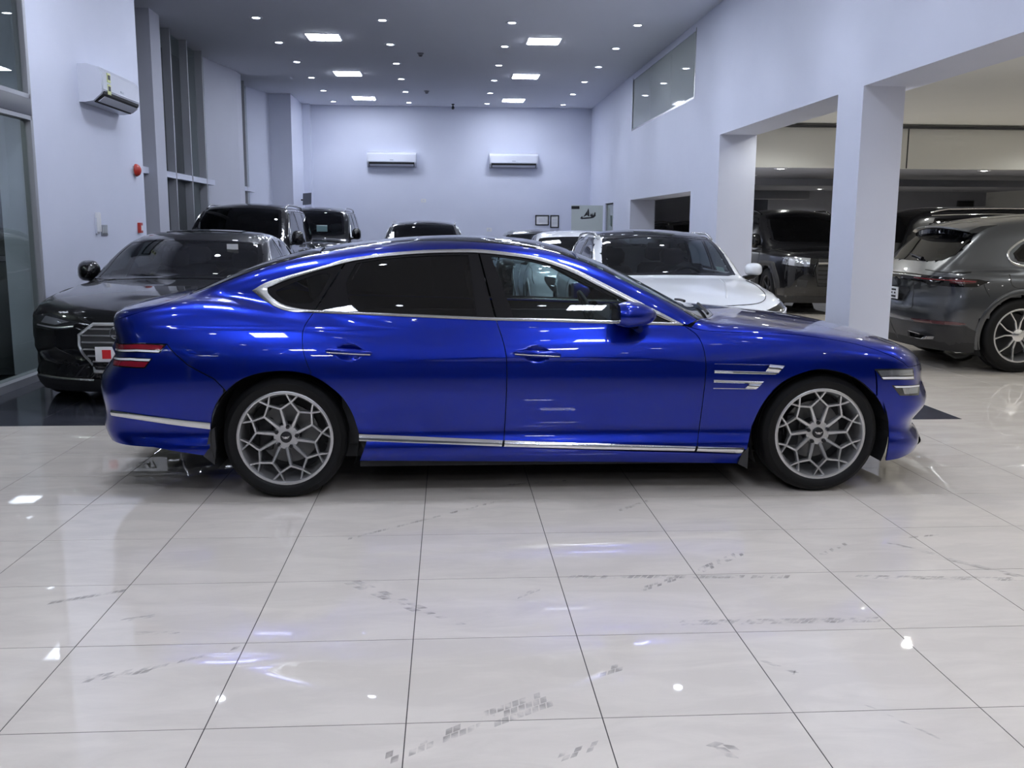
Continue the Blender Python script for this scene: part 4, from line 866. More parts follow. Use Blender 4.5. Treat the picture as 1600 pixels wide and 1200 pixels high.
class Car:
    def __init__(s, spec, root, wx, R, rw, paint, sill=.22, arch=None, track=.93, wheel=None, clad=None, liner=True):
        s.h = Hull(**spec) if isinstance(spec, dict) else spec; s.root, s.wx, s.R, s.paint = root, wx, R, paint; s.arch = arch or R+.05; s.sill = sill; s.wins = []; s.track = track; s.rw = rw; s.wheel = wheel; s.clad = clad
    def pts(s, L, off=0.):
        """('f',y,z) on the nose, ('b',y,z) on the tail, ('s',x,z) on the right flank, ('t',x,y) from above"""
        fr = {'f': FR_F, 'b': FR_B, 's': FR_R, 't': FR_T}
        return np.vstack([lift(s.h, [(a, b)], fr[k], off) for k, a, b in L])
    def window(s, P, fr, glass, name, mirror=False, frit=.035, frame_mat=None, frame_name='window_surround', hole=True):
        P = np.asarray(P, float); P = to2(P, fr) if P.shape[1] == 3 else P
        I = inset2(P, frit)
        s.wins.append((fr, inset2(P, frit*.45), mirror, hole)); A, B = polar_ring(P, I, 60)
        band_obj(frame_name, s.h, A, B, fr, frame_mat or GLOSSBLACK, s.root, mirror=mirror, rows=2, off=.0035, raise_=0, skirt=.006)
        pn = drape(s.h, P, fr, .07, off=.002, inset=frit*.8, skirt=.003)
        for q in ((pn, pn.mir()) if mirror else (pn,)): q.build(name, glass, s.root)
    def over(s, P, fr, m, name, mirror=False, off=.004, ds=.04, skirt=.012, label=None, inset=0.):
        P = np.asarray(P, float); pn = drape(s.h, P, fr, ds, off=off, skirt=skirt, inset=inset)
        for q in ((pn, pn.mir()) if mirror else (pn,)):
            o = q.build(name, m, s.root)
            if label: o['label'] = label
    def ribbon(s, P, fr, w, m, name, mirror=False, off=.002, raise_=.0, k=6):
        P = crom(P, k) if k else np.array(P, float); a, b = strip2(P, w); band_obj(name, s.h, a, b, fr, m, s.root, mirror=mirror, closed=False, rows=2, off=off, raise_=raise_, skirt=.004)
    def ring(s, P, fr, w, m, name, mirror=False, off=.005, raise_=.006):
        P = np.asarray(P, float); P = to2(P, fr) if P.shape[1] == 3 else P
        A, B = polar_ring(inset2(P, -w/2), inset2(P, w/2), 80); band_obj(name, s.h, A, B, fr, m, s.root, mirror=mirror, rows=3, off=off, raise_=raise_)
    def shell(s, xa, xb, zc=.62):
        P, F = capsule(s.h, xa, xb, zc); N = s.h.nrm(P); C = P[F].mean(1); CN = N[F].mean(1); keep = C[:, 2] > s.sill
        for x in s.wx: keep &= ~((np.hypot(C[:, 0]-x, C[:, 2]-s.R) < s.arch) & (np.abs(C[:, 1]) > .45))
        for fr, W2, mir, hole in s.wins:
            if not hole: continue
            ok = inpoly(C@np.stack([fr[0], fr[1]], 1), W2) & ((CN@fr[2]) < -.2) & (((C@fr[2]) < .3) if abs(fr[2][1]) > .9 else True); keep &= ~ok
            if mir: Cm = C*np.array([1, -1, 1]); Nm = CN*np.array([1, -1, 1]); keep &= ~(inpoly(Cm@np.stack([fr[0], fr[1]], 1), W2) & ((Nm@fr[2]) < -.2))
        F = F[keep]; u = np.unique(F); mp = -np.ones(len(P), int); mp[u] = np.arange(len(u))
        P2 = P[u]; P2[:, 2] = np.maximum(P2[:, 2], s.sill-.02)
        f0 = F[len(F)//2]; flip = np.dot(np.cross(P[f0[1]]-P[f0[0]], P[f0[2]]-P[f0[1]]), N[f0[0]]) < 0
        mesh_obj('body_shell', P2, [list(mp[f][::-1] if flip else mp[f]) for f in F], s.paint, s.root, N=N[u])
        # arch lips, liners, wheels
        for x in s.wx:
            a = np.linspace(-.35, math.pi+.35, 40); o2 = np.stack([x+(s.arch+.045)*np.cos(a), s.R+(s.arch+.045)*np.sin(a)], 1); i2 = np.stack([x+(s.arch-.012)*np.cos(a), s.R+(s.arch-.012)*np.sin(a)], 1)
            o2[:, 1] = np.maximum(o2[:, 1], s.sill-.01); i2[:, 1] = np.maximum(i2[:, 1], s.sill-.012)
            band_obj('wheel_arch', s.h, o2, i2, FR_R, s.clad or s.paint, s.root, closed=False, rows=3, off=.004, raise_=.006, skirt=.02)
            for sg in (-1, 1):
                pr = [((s.arch+.01)*math.cos(t), (s.arch+.01)*math.sin(t)) for t in np.linspace(-.5, math.pi+.5, 24)]; V = [(x+p[0], sg*y, max(s.R+p[1], .12)) for y in (s.track-.02, .52) for p in pr]; n = len(pr)
                MB().add(V, [(i, i+1, n+i+1, n+i) for i in range(n-1)]+[tuple(range(n, 2*n))]).build('wheel_liner', MATTBLACK, s.root)
                w = s.wheel(s.root); w.location = (x, sg*(s.track-s.rw/2), s.R); w.rotation_euler = (0, 0, 0 if sg < 0 else math.pi)
        x0, x1 = min(s.wx), max(s.wx); z = s.sill+.015; ra = s.arch+.03
        s.ribbon([(x0+ra-.01, z), (x0*.5+x1*.5, z), (x1-ra+.01, z)], FR_R, .10, s.clad or s.paint, 'sill_trim', True, off=.004, raise_=.006)
        for k, fr, e, name in (('f', FR_FR, x1, 'front_valance'), ('b', FR_BR, x0, 'rear_valance')):
            sg = 1 if k == 'f' else -1; xe = e+sg*ra; xc = float(s.pts([(k, -.62, z)])[0, 0]); L = [(k, y, z) for y in (0, -.15, -.3, -.45, -.56, -.64)]+([('s', xc+(xe-xc)*t, z) for t in (.45, .7, .85, 1)] if (xc-xe)*sg > .08 else [])
            s.ribbon(to2(s.pts(L), fr), fr, .11, s.clad or MATTBLACK, name, True, off=.005, raise_=.008, k=2)
        MB().box(x0-.35, x1+.35, -.55, .55, .17, .24).box(x0+.4, x1-.4, -.84, .84, .17, .24).build('underbody', MATTBLACK, s.root)
    def cabin(s, xf, z, y=.37, xr=None, m=None, dash=None, wheel=True, belt=1.0):
        m = m or SEATDARK
        for sg in (-1, 1): seat(s.root, xf, sg*y, z, m)
        if xr is not None:
            for sg in (-1, 1): seat(s.root, xr, sg*y, z+.02, m, .56, 'rear_seat')
        if dash: mb = MB(); mb.loft([[(dash+dx, yy, belt+zz) for dx, zz in ((-.12, -.35), (-.14, -.12), (-.06, -.03), (.1, -.02), (.38, -.03), (.38, -.35))] for yy in (-.70, 0, .70)]); mb.build('dashboard', TRIMDARK, s.root, smooth=.6)
        if wheel: steering(s.root, dash-.22, y, belt-.10)
        box_obj('cabin_floor', (min(s.wx)+.2, max(s.wx)-.3, -.74, .74, s.sill+.03, s.sill+.10), TRIMDARK, s.root)
        for sg in (-1, 1): box_obj('door_card', (min(s.wx)+.3, max(s.wx)-.55, sg*.80-.015, sg*.80+.015, s.sill+.08, belt-.08), TRIMDARK, s.root)
def plate(root, x, z, txt, face=1, w=.50, hh=.115, red=True, tsz=.085):
    """number plate facing +x (face=1) or -x"""
    o = box_obj('number_plate', (x-.006, x+.006, -w/2, w/2, z-hh/2, z+hh/2), PLATEW, root, r=.003)
    mw = Matrix.Translation((x+face*.0066, (.05 if red else 0)*face, z))@Matrix.Rotation(math.pi/2*face, 4, 'Z')@Matrix.Rotation(math.pi/2, 4, 'X')
    if txt: text_mesh('plate_lettering', txt, tsz, INK, o, mw, .0012)
    if red: box_obj('plate_mark', (x+face*.006, x+face*.0078, -face*.17-.035, -face*.17+.035, z-.036, z+.036), INKRED, o)
    return o
def w_sedan(rt): return spoke_wheel(rt, .345, .245, .245, 5, ALLOY, twin=True)
def w_suv(rt): return spoke_wheel(rt, .39, .275, .262, 6, ALLOY, twin=True)
def w_suvd(rt): return spoke_wheel(rt, .39, .275, .24, 6, ALLOYDARK, twin=False, wide=.04)
def w_cross(rt): return spoke_wheel(rt, .345, .225, .235, 5, ALLOY, twin=True)

# hood lines, doors seams as thin dark joints
SEAM = MATTBLACK
hero_ws = span(wsP)[:-1]; hero_rs = cc(rsP, mirpts(rsP)[::-1][:-1]); hero_roof = span(rp[i_rs:i_ws+1])
sl_f = side(cc([(767, 398)], seg_x(it_, 770, 1046), [(1048, 503)], seg_x(ib_, 1046, 800), [(795, 496.5)])); sl_r = side(cc([(545, 410)], seg_x(it_, 547, 742), [(744, 396), (766, 496)], seg_x(ib_, 764, 500))); sl_q = side(cc(seg_x(it_, 418, 534), [(535, 413), (493, 484)], seg_x(ib_, 489, 419)))
def sedan(label, pos, paint, roof=None, glass=GLASSMID, chrome=SATIN):
    t = thing('sedan_car', label, 'car', pos, -math.pi/2); c = Car(HH, t, (-1.5, 1.495), .345, .245, paint, sill=.17, arch=.385, track=.94, wheel=w_sedan)
    c.window(hero_ws, FR_WS, glass, 'windshield', frit=.04); c.window(hero_rs, FR_BS, GLASSDARK, 'rear_window', frit=.04)
    for q, n in ((sl_f, 'front_door_glass'), (sl_r, 'rear_door_glass'), (sl_q, 'quarter_glass')): c.window(q, FR_R, GLASSMID, n, True, .028)
    c.shell(-1.75, 1.45)
    A, B = polar_ring(out_loop, in_loop, 160); band_obj('window_trim', HH, A, B, FR_R, chrome, t, rows=3, off=.004, raise_=.004)
    for s_ in (seamA, seamB, seamC): c.ribbon(side(s_), FR_R, .006, SEAM, 'door_seam', True)
    c.ribbon(to2(L1p, FR_HR), FR_HR, .006, SEAM, 'hood_seam', True, k=0)
    for (hx, hz) in ((-1.142, .816), (-.122, .803)):
        q = lift(HH, [(hx+d, hz) for d in (-.11, -.05, .05, .11)], FR_R, .02)
        for sg in (1, -1): MB().tube([(p[0], p[1]*sg, p[2]) for p in q], .012, 8).build('door_handle', paint, t, smooth=1)
    for sg in (-1, 1): mirror_part(t, .45, sg*.885, 1.02, paint, sg, sx=1.3, big=1.15, wf=.85, tf=1.3)
    c.cabin(-.05, .40, xr=-.98, dash=.50, belt=.98)
    return c, t
# black fastback, nose towards the blue car
c, t = sedan('black fastback saloon with a chrome-barred hexagon grille beside the plain wall with the fire bell', (-2.58, 10.22, 0), BLACKPAINT)
gp = [(-.30, .685), (.30, .685), (.41, .60), (.40, .52), (.30, .30), (-.30, .30), (-.40, .52), (-.41, .60)]
c.over(gp, FR_F, MATTBLACK, 'grille', off=.004); c.ring(gp, FR_F, .022, BRIGHT, 'grille_frame', off=.008, raise_=.012)
for i in range(7):
    z = .335+.052*i; y = np.interp(z, [.30, .52, .60, .685], [.29, .385, .395, .30])-.01; c.ribbon([(-y, z), (-y/2, z), (0, z), (y/2, z), (y, z)], FR_F, .013, BRIGHT, 'grille_bar', off=.006, raise_=.010)
for i in range(4):
    cy = -.105+.07*i; P = [(cy+.046*math.cos(a), .615+.046*math.sin(a)) for a in np.linspace(0, 2*math.pi, 25)[:-1]]; c.ring(P, FR_F, .009, CHROME, 'emblem_ring', off=.024, raise_=.006)
plate(t, 2.385, .455, '110547', 1, .52, .12)
for nm, L, m, off in (('headlight', [('f', -.42, .70), ('f', -.62, .745), ('s', 2.12, .765), ('s', 2.02, .73), ('s', 2.08, .64), ('f', -.66, .63), ('f', -.5, .645)], LAMPDARK, .004), ('headlight_lens', [('f', -.50, .70), ('f', -.62, .725), ('s', 2.13, .74), ('s', 2.13, .69), ('f', -.62, .675)], LAMPCLEAR, .008)):
    c.over(to2(c.pts(L), FR_FR), FR_FR, m, nm, True, off=off)
P = to2(c.pts([('f', -.46, .665), ('f', -.56, .655), ('f', -.66, .655), ('s', 2.1, .668)]), FR_FR); c.ribbon(P, FR_FR, .012, BRIGHT, 'daytime_strip', True, off=.008, raise_=.004)
P = to2(c.pts([('f', -.47, .345), ('f', -.58, .352), ('f', -.68, .365), ('s', 2.1, .385)]), FR_FR); c.ribbon(P, FR_FR, .014, SATIN, 'bumper_trim', True, off=.006, raise_=.008)
c.over(to2(c.pts([('f', -.46, .43), ('f', -.62, .50), ('f', -.70, .46), ('f', -.66, .37), ('f', -.48, .36)]), FR_FR), FR_FR, MATTBLACK, 'bumper_intake', True)
P = to2(c.pts([('f', -.30, .235), ('f', -.55, .24), ('s', 2.1, .25)]), FR_FR); c.ribbon(P, FR_FR, .02, SATIN, 'lower_lip', True, off=.006, raise_=.01)
c.over(np.array([(-.3, -.3), (.3, -.3), (.3, .3), (-.3, .3)])*np.array([1.1, 1.3])+np.array([-.55, 0]), FR_T, GLOSSBLACK, 'sunroof', off=.006)
sd = box_obj('windshield_sticker', (.36, .37, .36, .47, 1.245, 1.30), PLATEW, t)
# white saloon farther back, mostly behind the white crossover
c, t = sedan('white saloon with slim dark headlights parked behind the white crossover', (2.05, 15.05, 0), WHITEPAINT)
c.over([(-.42, .60), (.42, .60), (.36, .30), (-.36, .30)], FR_F, MATTBLACK, 'grille')
c.over(to2(c.pts([('f', -.40, .60), ('f', -.60, .70), ('s', 2.10, .80), ('s', 2.0, .82), ('s', 2.14, .72), ('f', -.66, .63), ('f', -.5, .585)]), FR_FR), FR_FR, LAMPDARK, 'headlight', True)
for i in range(4): P = to2(c.pts([('f', -.50, .52-.05*i), ('f', -.60, .53-.05*i), ('f', -.70, .54-.05*i)]), FR_FR); c.ribbon(P, FR_FR, .016, MATTBLACK, 'intake_slat', True, off=.004)
# black saloon, only its roof shows over the blue roofline
c, t = sedan('black saloon in the far row behind the white saloon', (1.87, 20.4, 0), BLACKPAINT)
c.over([(-.40, .64), (.40, .64), (.34, .34), (-.34, .34)], FR_F, MATTBLACK, 'grille'); c.over(to2(c.pts([('f', -.45, .68), ('s', 2.1, .75), ('s', 2.1, .68), ('f', -.5, .62)]), FR_FR), FR_FR, LAMPDARK, 'headlight', True)

def generic(kind, spec, label, pos, rz, paint, wx, R, rw, sill, track, wheel, ws, rs, sides, xa, xb, clad=None, glass=GLASSDARK, wsglass=None, sideglass=None, scale=1., frit=.035, cabin=None, zc=.7, trimm=None, sideframe=None):
    t = thing(kind, label, 'car', pos, rz); c = Car(spec, t, wx, R, rw, paint, sill=sill, track=track, wheel=wheel, clad=clad)
    if scale != 1: t.scale = (1, 1, scale) if not hasattr(scale, '__len__') else scale
    w3 = lift(c.h, ws, FR_T); c.window(cc(w3, mirpts(w3)[::-1][1:-1]) if abs(w3[0, 1]) < 1e-6 else cc(w3, mirpts(w3)[::-1]), FR_WS, wsglass or glass, 'windshield', frit=.045)
    if rs is not None: w3 = lift(c.h, rs, FR_BS if False else FR_T); c.window(cc(w3, mirpts(w3)[::-1]), FR_BS, glass, 'rear_window', frit=.04)
    for n, P in sides: c.window(crom(P, 1, True), FR_R, sideglass or glass, n, True, frit=.025, frame_mat=sideframe)
    c.shell(xa, xb, zc)
    return c, t
# --- white crossover with a black roof
XS = [('front_door_glass', [(.62, 1.03), (.42, 1.17), (.15, 1.30), (-.10, 1.365), (-.38, 1.375), (-.36, 1.02)]), ('rear_door_glass', [(-.43, 1.375), (-.75, 1.37), (-1.15, 1.34), (-1.25, 1.06), (-1.2, 1.035), (-.42, 1.02)]), ('quarter_glass', [(-1.20, 1.335), (-1.5, 1.28), (-1.68, 1.20), (-1.62, 1.12), (-1.30, 1.06)])]
c, t = generic('crossover_car', CROSS, 'white crossover with a gloss black roof and silver roof rails beside the column', (2.2, 10.35, 0), -math.pi/2, WHITEPAINT, (-1.35, 1.35), .345, .225, .22, .885, w_cross, [(.97, 0), (.955, -.3), (.90, -.58), (.84, -.67), (.5, -.635), (.16, -.575), (.20, -.3), (.215, 0)], [(-1.98, -.0), (-1.96, -.4), (-1.86, -.54), (-1.66, -.50), (-1.62, -.25), (-1.61, 0)], XS, -1.45, 1.4, clad=DARKPLASTIC, glass=glassmat('side_glass_light', (.42, .47, .50)), wsglass=glassmat('screen_glass', (.30, .34, .34)), sideglass=glassmat('side_glass_light', (.42, .47, .50)))
rf = cc(lift(c.h, [(.20, 0), (.19, -.3), (.14, -.565), (-.3, -.60), (-1.0, -.58), (-1.5, -.53), (-1.59, -.3), (-1.6, 0)], FR_T)); c.over(to2(cc(rf, mirpts(rf)[::-1][1:-1]), FR_T), FR_T, GLOSSBLACK, 'roof_panel', off=.004, ds=.08)
for sg in (-1, 1):
    q = lift(c.h, [(x, -.625+.03*((x+.6)/1)**2) for x in np.linspace(.12, -1.5, 15)], FR_T, 0); off = [.006, .03]+[.045]*11+[.03, .006]; MB().tube([(p[0], p[1]*-sg, p[2]+o) for p, o in zip(q, off)], .014, 8).build('roof_rail', SATIN, t, smooth=1)
    mirror_part(t, .62, sg*.84, 1.06, WHITEPAINT, sg, sx=1.1, big=.95, wf=.85)
c.ribbon(to2(lift(c.h, [(.98, -.74), (1.3, -.745), (1.7, -.70), (1.95, -.58), (2.04, -.3), (2.06, 0)], FR_T), FR_T), FR_T, .007, SEAM, 'hood_seam', True)
c.ribbon(to2(lift(c.h, [(1.02, -.46), (1.3, -.43), (1.6, -.36), (1.9, -.28)], FR_T), FR_T), FR_T, .02, WHITEPAINT, 'hood_crease', True, off=.001, raise_=.004)
c.over(to2(c.pts([('f', -.40, .69), ('f', -.56, .755), ('s', 1.74, .855), ('s', 1.66, .85), ('s', 1.80, .74), ('f', -.60, .62), ('f', -.45, .64)]), FR_FR), FR_FR, LAMPDARK, 'headlight', True)
c.over(to2(c.pts([('f', -.50, .70), ('f', -.6, .735), ('s', 1.82, .79), ('s', 1.86, .74), ('f', -.6, .68)]), FR_FR), FR_FR, LAMPCLEAR, 'headlight_lens', True, off=.009)
P = to2(c.pts([('f', -.44, .665), ('f', -.56, .66), ('f', -.64, .69), ('s', 1.84, .77)]), FR_FR); c.ribbon(P, FR_FR, .016, LAMPWHITE, 'daytime_strip', True, off=.011, raise_=.004)
c.over([(-.36, .66), (.36, .66), (.42, .56), (.30, .30), (-.30, .30), (-.42, .56)], FR_F, MATTBLACK, 'grille'); c.ring([(-.36, .66), (.36, .66), (.42, .56), (.30, .30), (-.30, .30), (-.42, .56)], FR_F, .02, CHROME, 'grille_frame')
for sx in ((.72, 1.0), (.74, .8), (.70, .5), (.60, .3)): pass
c.ribbon([(.74, 1.0), (.78, .8), (.76, .55), (.66, .32)], FR_R, .006, SEAM, 'door_seam', True); c.ribbon([(-.40, 1.0), (-.36, .8), (-.36, .5), (-.40, .32)], FR_R, .006, SEAM, 'door_seam', True)
c.ribbon([(-.95, .33), (-.3, .30), (.3, .30), (.9, .33)], FR_R, .11, DARKPLASTIC, 'sill_cladding', True, off=.004, raise_=.008)
c.cabin(-.15, .44, .34, -.95, SEATDARK, dash=.48, belt=1.0)
stk = lift(c.h, [(.80, .50), (.80, .58), (.73, .58), (.73, .50)], FR_T, -.012); mesh_obj('windshield_sticker', stk, [(0, 1, 2, 3)], mat('sticker_green', (.60, .80, .74), rough=.4), t)
box_obj('rear_view_mirror', (.30, .33, -.12, .12, 1.27, 1.33), TRIMDARK, t, r=.01)

# --- tall sport utilities
VS = [('front_door_glass', [(.78, 1.17), (.58, 1.40), (.32, 1.62), (.20, 1.68), (-.22, 1.70), (-.22, 1.17)]), ('rear_door_glass', [(-.30, 1.70), (-1.12, 1.69), (-1.18, 1.17), (-.30, 1.17)]), ('quarter_glass', [(-1.26, 1.685), (-1.95, 1.65), (-2.12, 1.25), (-2.06, 1.18), (-1.26, 1.17)])]
VW = [(1.14, 0), (1.12, -.35), (1.06, -.62), (.98, -.74), (.62, -.70), (.28, -.64), (.31, -.32), (.33, 0)]
def tall(label, pos, rz, paint=BLACKPAINT, wheel=w_suv, scale=1., rails=SATIN, chrome=SATIN, wsglass=None, front=True, mirr=1.25, sideglass=None):
    c, t = generic('suv_car', SUV, label, pos, rz, paint, (-1.425, 1.425), .39, .275, .25, .965, wheel, VW, None, VS, -1.6, 1.55, glass=GLASSDARK, wsglass=wsglass or GLASSDARK, scale=scale, zc=.85, sideglass=sideglass)
    c.over([(-.62, 1.66), (.62, 1.66), (.70, 1.22), (-.70, 1.22)], FR_B, GLASSDARK, 'rear_window', off=.006)
    for sg in (-1, 1):
        q = lift(c.h, [(x, -.70+.02*(x+.8)**2) for x in np.linspace(.15, -2.0, 15)], FR_T, 0); off = [.004, .03]+[.05]*11+[.03, .004]; MB().tube([(p[0], p[1]*-sg, p[2]+o) for p, o in zip(q, off)], .018, 8).build('roof_rail', rails, t, smooth=1)
        mirror_part(t, .80, sg*.90, 1.24, paint, sg, sx=1., big=mirr, wf=.72, tf=1.45)
    if chrome: c.ribbon([(.86, 1.145), (.3, 1.14), (-1, 1.14), (-2.1, 1.15)], FR_R, .022, chrome, 'belt_trim', True, off=.004, raise_=.004); c.ribbon([(.80, 1.19), (.58, 1.43), (.30, 1.66), (.15, 1.712), (-1.0, 1.72), (-2.0, 1.69)], FR_R, .014, chrome, 'window_trim', True, off=.004, raise_=.004)
    for P in ([(.92, 1.12), (.92, .9), (.88, .6), (.84, .42)], [(-.26, 1.12), (-.26, .8), (-.28, .42)], [(-1.22, 1.12), (-1.2, .95), (-1.05, .75)]): c.ribbon(P, FR_R, .007, SEAM, 'door_seam', True)
    c.ribbon(to2(lift(c.h, [(1.15, -.80), (1.6, -.80), (2.1, -.74), (2.3, -.6)], FR_T), FR_T), FR_T, .008, SEAM, 'hood_seam', True)
    for hx in (-1.05, -.12):
        q = lift(c.h, [(hx+d, 1.02) for d in (-.12, -.05, .05, .12)], FR_R, .022)
        for sg in (1, -1): MB().tube([(p[0], p[1]*sg, p[2]) for p in q], .014, 8).build('door_handle', chrome or paint, t, smooth=1)
    if front:
        g = [(-.40, .98), (.40, .98), (.46, .80), (.40, .50), (-.40, .50), (-.46, .80)]; c.over(g, FR_F, MATTBLACK, 'grille'); c.ring(g, FR_F, .03, chrome or GLOSSBLACK, 'grille_frame')
        for i in range(6): z = .55+.075*i; c.ribbon([(-.40, z), (0, z), (.40, z)], FR_F, .02, chrome or GLOSSBLACK, 'grille_bar', off=.008, raise_=.006)
        c.over(to2(c.pts([('f', -.52, .98), ('f', -.70, 1.0), ('s', 2.15, 1.0), ('s', 2.1, .88), ('f', -.70, .84), ('f', -.54, .84)]), FR_FR), FR_FR, LAMPCLEAR, 'headlight', True)
        c.over(to2(c.pts([('f', -.55, .60), ('f', -.72, .62), ('f', -.72, .50), ('f', -.58, .48)]), FR_FR), FR_FR, MATTBLACK, 'fog_light_recess', True)
    c.cabin(-.05, .66, .38, -1.0, SEATDARK, dash=.60, belt=1.17)
    return c, t
c, t = tall('black sport utility with dark windshield between the fastback and the tall windows', (-3.62, 17.85, 0), -math.pi/2, scale=1.015)
c, t = tall('black sport utility with a greenish windshield close to the back wall', (-3.12, 23.3, 0), -math.pi/2, scale=1.04, wsglass=GLASS, sideglass=GLASSMID)
stk = box_obj('windshield_sticker', (.83, .84, .10, .34, 1.30, 1.44), mat('sticker_white', (.75, .85, .85), rough=.4), t)
c, t = tall('low black sport utility alone in the middle before the back wall', (-.52, 20.6, 0), -math.pi/2, scale=(1, .95, .865))
c, t = tall('black off-roader with wide square wheel arches behind the side hall column', (6.72, 18.6, 0), -math.pi/2, wheel=w_suvd, scale=1.0, rails=GLOSSBLACK, chrome=None, mirr=1.35)
for x in (-1.425, 1.425):
    P = np.array([(x-.62, .38), (x-.58, .62), (x-.40, .86), (x-.25, .90), (x+.25, .90), (x+.40, .86), (x+.60, .62), (x+.64, .45)]); I = np.array([(x-.45, .38), (x-.43, .55), (x-.32, .74), (x-.18, .81), (x+.18, .81), (x+.32, .74), (x+.43, .55), (x+.46, .45)]); band_obj('arch_flare', c.h, crom(P, 3), crom(I, 3), FR_R, DARKPLASTIC, t, closed=False, rows=4, off=.012, raise_=.035, skirt=.03)
c.ribbon([(-.40, .90), (0, .905), (.40, .90)], FR_F, .04, SATIN, 'nose_bar', off=.012, raise_=.01)
c, t = tall('black sport utility with a bright roof rail parked behind the grey crossover', (10.45, 17.25, 0), 0., rails=CHROME, chrome=CHROME, scale=1.02)
c, t = tall('dark sport utility glimpsed through the wall passage in the unlit room', (6.15, 24.05, 0), -math.pi*.5, front=False, chrome=None, scale=.90)

# --- grey crossover seen from behind
KS = [('front_door_glass', [(.66, 1.14), (.42, 1.30), (.12, 1.44), (-.12, 1.49), (-.46, 1.50), (-.44, 1.12)]), ('rear_door_glass', [(-.52, 1.50), (-.85, 1.485), (-1.04, 1.45), (-1.10, 1.15), (-1.06, 1.12), (-.52, 1.12)]), ('quarter_glass', [(-1.10, 1.44), (-1.25, 1.40), (-1.40, 1.33), (-1.50, 1.24), (-1.46, 1.16), (-1.16, 1.13)])]
GX0 = 5.95+1.4475
def w_cay(rt): return spoke_wheel(rt, .392, .285, .272, 5, mat('alloy_bright', (.78, .78, .80), rough=.18, metal=.9), ALLOY, twin=True, rot=math.radians(96), wide=.024)
c, t = generic('crossover_car', CAY, 'dark grey crossover seen from behind with black and silver wheels beyond the column', (GX0, 10.54, 0), 0., GREYPAINT, (-1.4475, 1.4475), .392, .285, .25, .965, w_cay, [(1.07, 0), (1.05, -.35), (.98, -.62), (.90, -.72), (.5, -.66), (.16, -.60), (.22, -.3), (.24, 0)], [(-2.24, 0), (-2.22, -.35), (-2.16, -.58), (-2.06, -.67), (-1.88, -.64), (-1.80, -.57), (-1.79, -.25), (-1.78, 0)], KS, -1.6, 1.5, glass=GLASSDARK, zc=.72)
dl = np.array([(.74, 1.115), (.46, 1.31), (.14, 1.465), (-.12, 1.515), (-.5, 1.525), (-.85, 1.51), (-1.10, 1.47), (-1.28, 1.42), (-1.44, 1.345), (-1.555, 1.235), (-1.49, 1.13), (-1.2, 1.10), (-.5, 1.095), (.3, 1.095)]); c.ring(crom(dl, 4, True), FR_R, .022, SATIN, 'window_trim', True)
# roof spoiler
secs = []
for y in np.linspace(-.62, .62, 17):
    e = abs(y)/.62; xr = -1.98+.10*e**2.5; zt = 1.525-.05*e**2; secs.append([(-1.60, y, zt+.062), (-1.78, y, zt+.045), (xr-.02, y, zt+.0), (xr-.03, y, zt-.016), (xr, y, zt-.03), (-1.8, y, zt-.02), (-1.66, y, zt+.0)])
MB().loft(secs).build('roof_spoiler', GREYPAINT, t, smooth=.7)
MB().loft([[(-1.78, y, 1.48-.04*(y/.6)**2), (-1.96+.08*abs(y/.6)**2.5, y, 1.49-.05*(y/.6)**2), (-1.96+.08*abs(y/.6)**2.5, y, 1.445-.05*(y/.6)**2), (-1.85, y, 1.40-.04*(y/.6)**2)] for y in np.linspace(-.60, .60, 15)]).build('spoiler_underside', GLOSSBLACK, t, smooth=.7)
# light bar and lamps
def rb2(L): return to2(c.pts(L), FR_BR)
c.over(rb2([('b', 0, 1.015), ('b', -.35, 1.015), ('b', -.62, 1.005), ('s', -2.110, .985), ('s', -1.930, .975), ('s', -1.830, .955), ('s', -1.950, .90), ('s', -2.110, .895), ('b', -.62, .905), ('b', -.45, .93), ('b', -.2, .965), ('b', 0, .97)]), FR_BR, GLOSSBLACK, 'light_bar', True, off=.005)
c.over(rb2([('b', -.50, .985), ('b', -.62, .983), ('b', -.70, .98), ('b', -.70, .94), ('b', -.6, .94), ('b', -.50, .95)]), FR_BR, DARKRED, 'tail_light', True, off=.010); c.over(rb2([('s', -2.190, .975), ('s', -2.070, .972), ('s', -1.950, .96), ('s', -1.970, .935), ('s', -2.070, .93), ('s', -2.190, .935)]), FR_BR, DARKRED, 'tail_light', True, off=.010)
P = rb2([('b', -.52, .967), ('b', -.66, .965), ('s', -2.170, .958), ('s', -1.970, .95)]); c.ribbon(P, FR_BR, .006, REDLAMP, 'tail_light_strip', True, off=.013, raise_=.003)
P = rb2([('b', 0, .993), ('b', -.3, .993), ('b', -.6, .985)]); c.ribbon(P, FR_BR, .012, SATIN, 'badge_strip', True, off=.008, raise_=.002)
c.over(rb2([('b', 0, .86), ('b', -.30, .86), ('b', -.34, .83), ('b', -.28, .72), ('b', 0, .72)]), FR_BR, MATTBLACK, 'plate_recess', True, off=.003)
plate(t, -2.455, .79, '', -1, .50, .13, red=False)
pl = [k for k in t.children if k.name.startswith('number_plate')][0]
for z, bits in ((.825, ((-.21, -.10), (-.08, -.04), (.0, .05), (.08, .20))), (.79, ((-.20, -.17), (-.13, -.09), (-.02, .03), (.10, .14))), (.752, ((-.21, -.06), (-.04, .04), (.07, .20)))):
    for a, b in bits: box_obj('plate_print', (-2.4628, -2.4605, a, b, z-.010, z+.010), INK, pl)
c.ribbon(rb2([('b', -.40, .90), ('b', -.42, .75), ('b', -.44, .64), ('b', -.1, .62)]), FR_BR, .006, SEAM, 'tailgate_seam', True)
c.over(rb2([('b', -.45, .53), ('b', -.6, .535), ('s', -2.130, .535), ('s', -2.030, .515), ('s', -2.090, .505), ('b', -.6, .50), ('b', -.5, .50)]), FR_BR, DARKRED, 'reflector', True, off=.008)
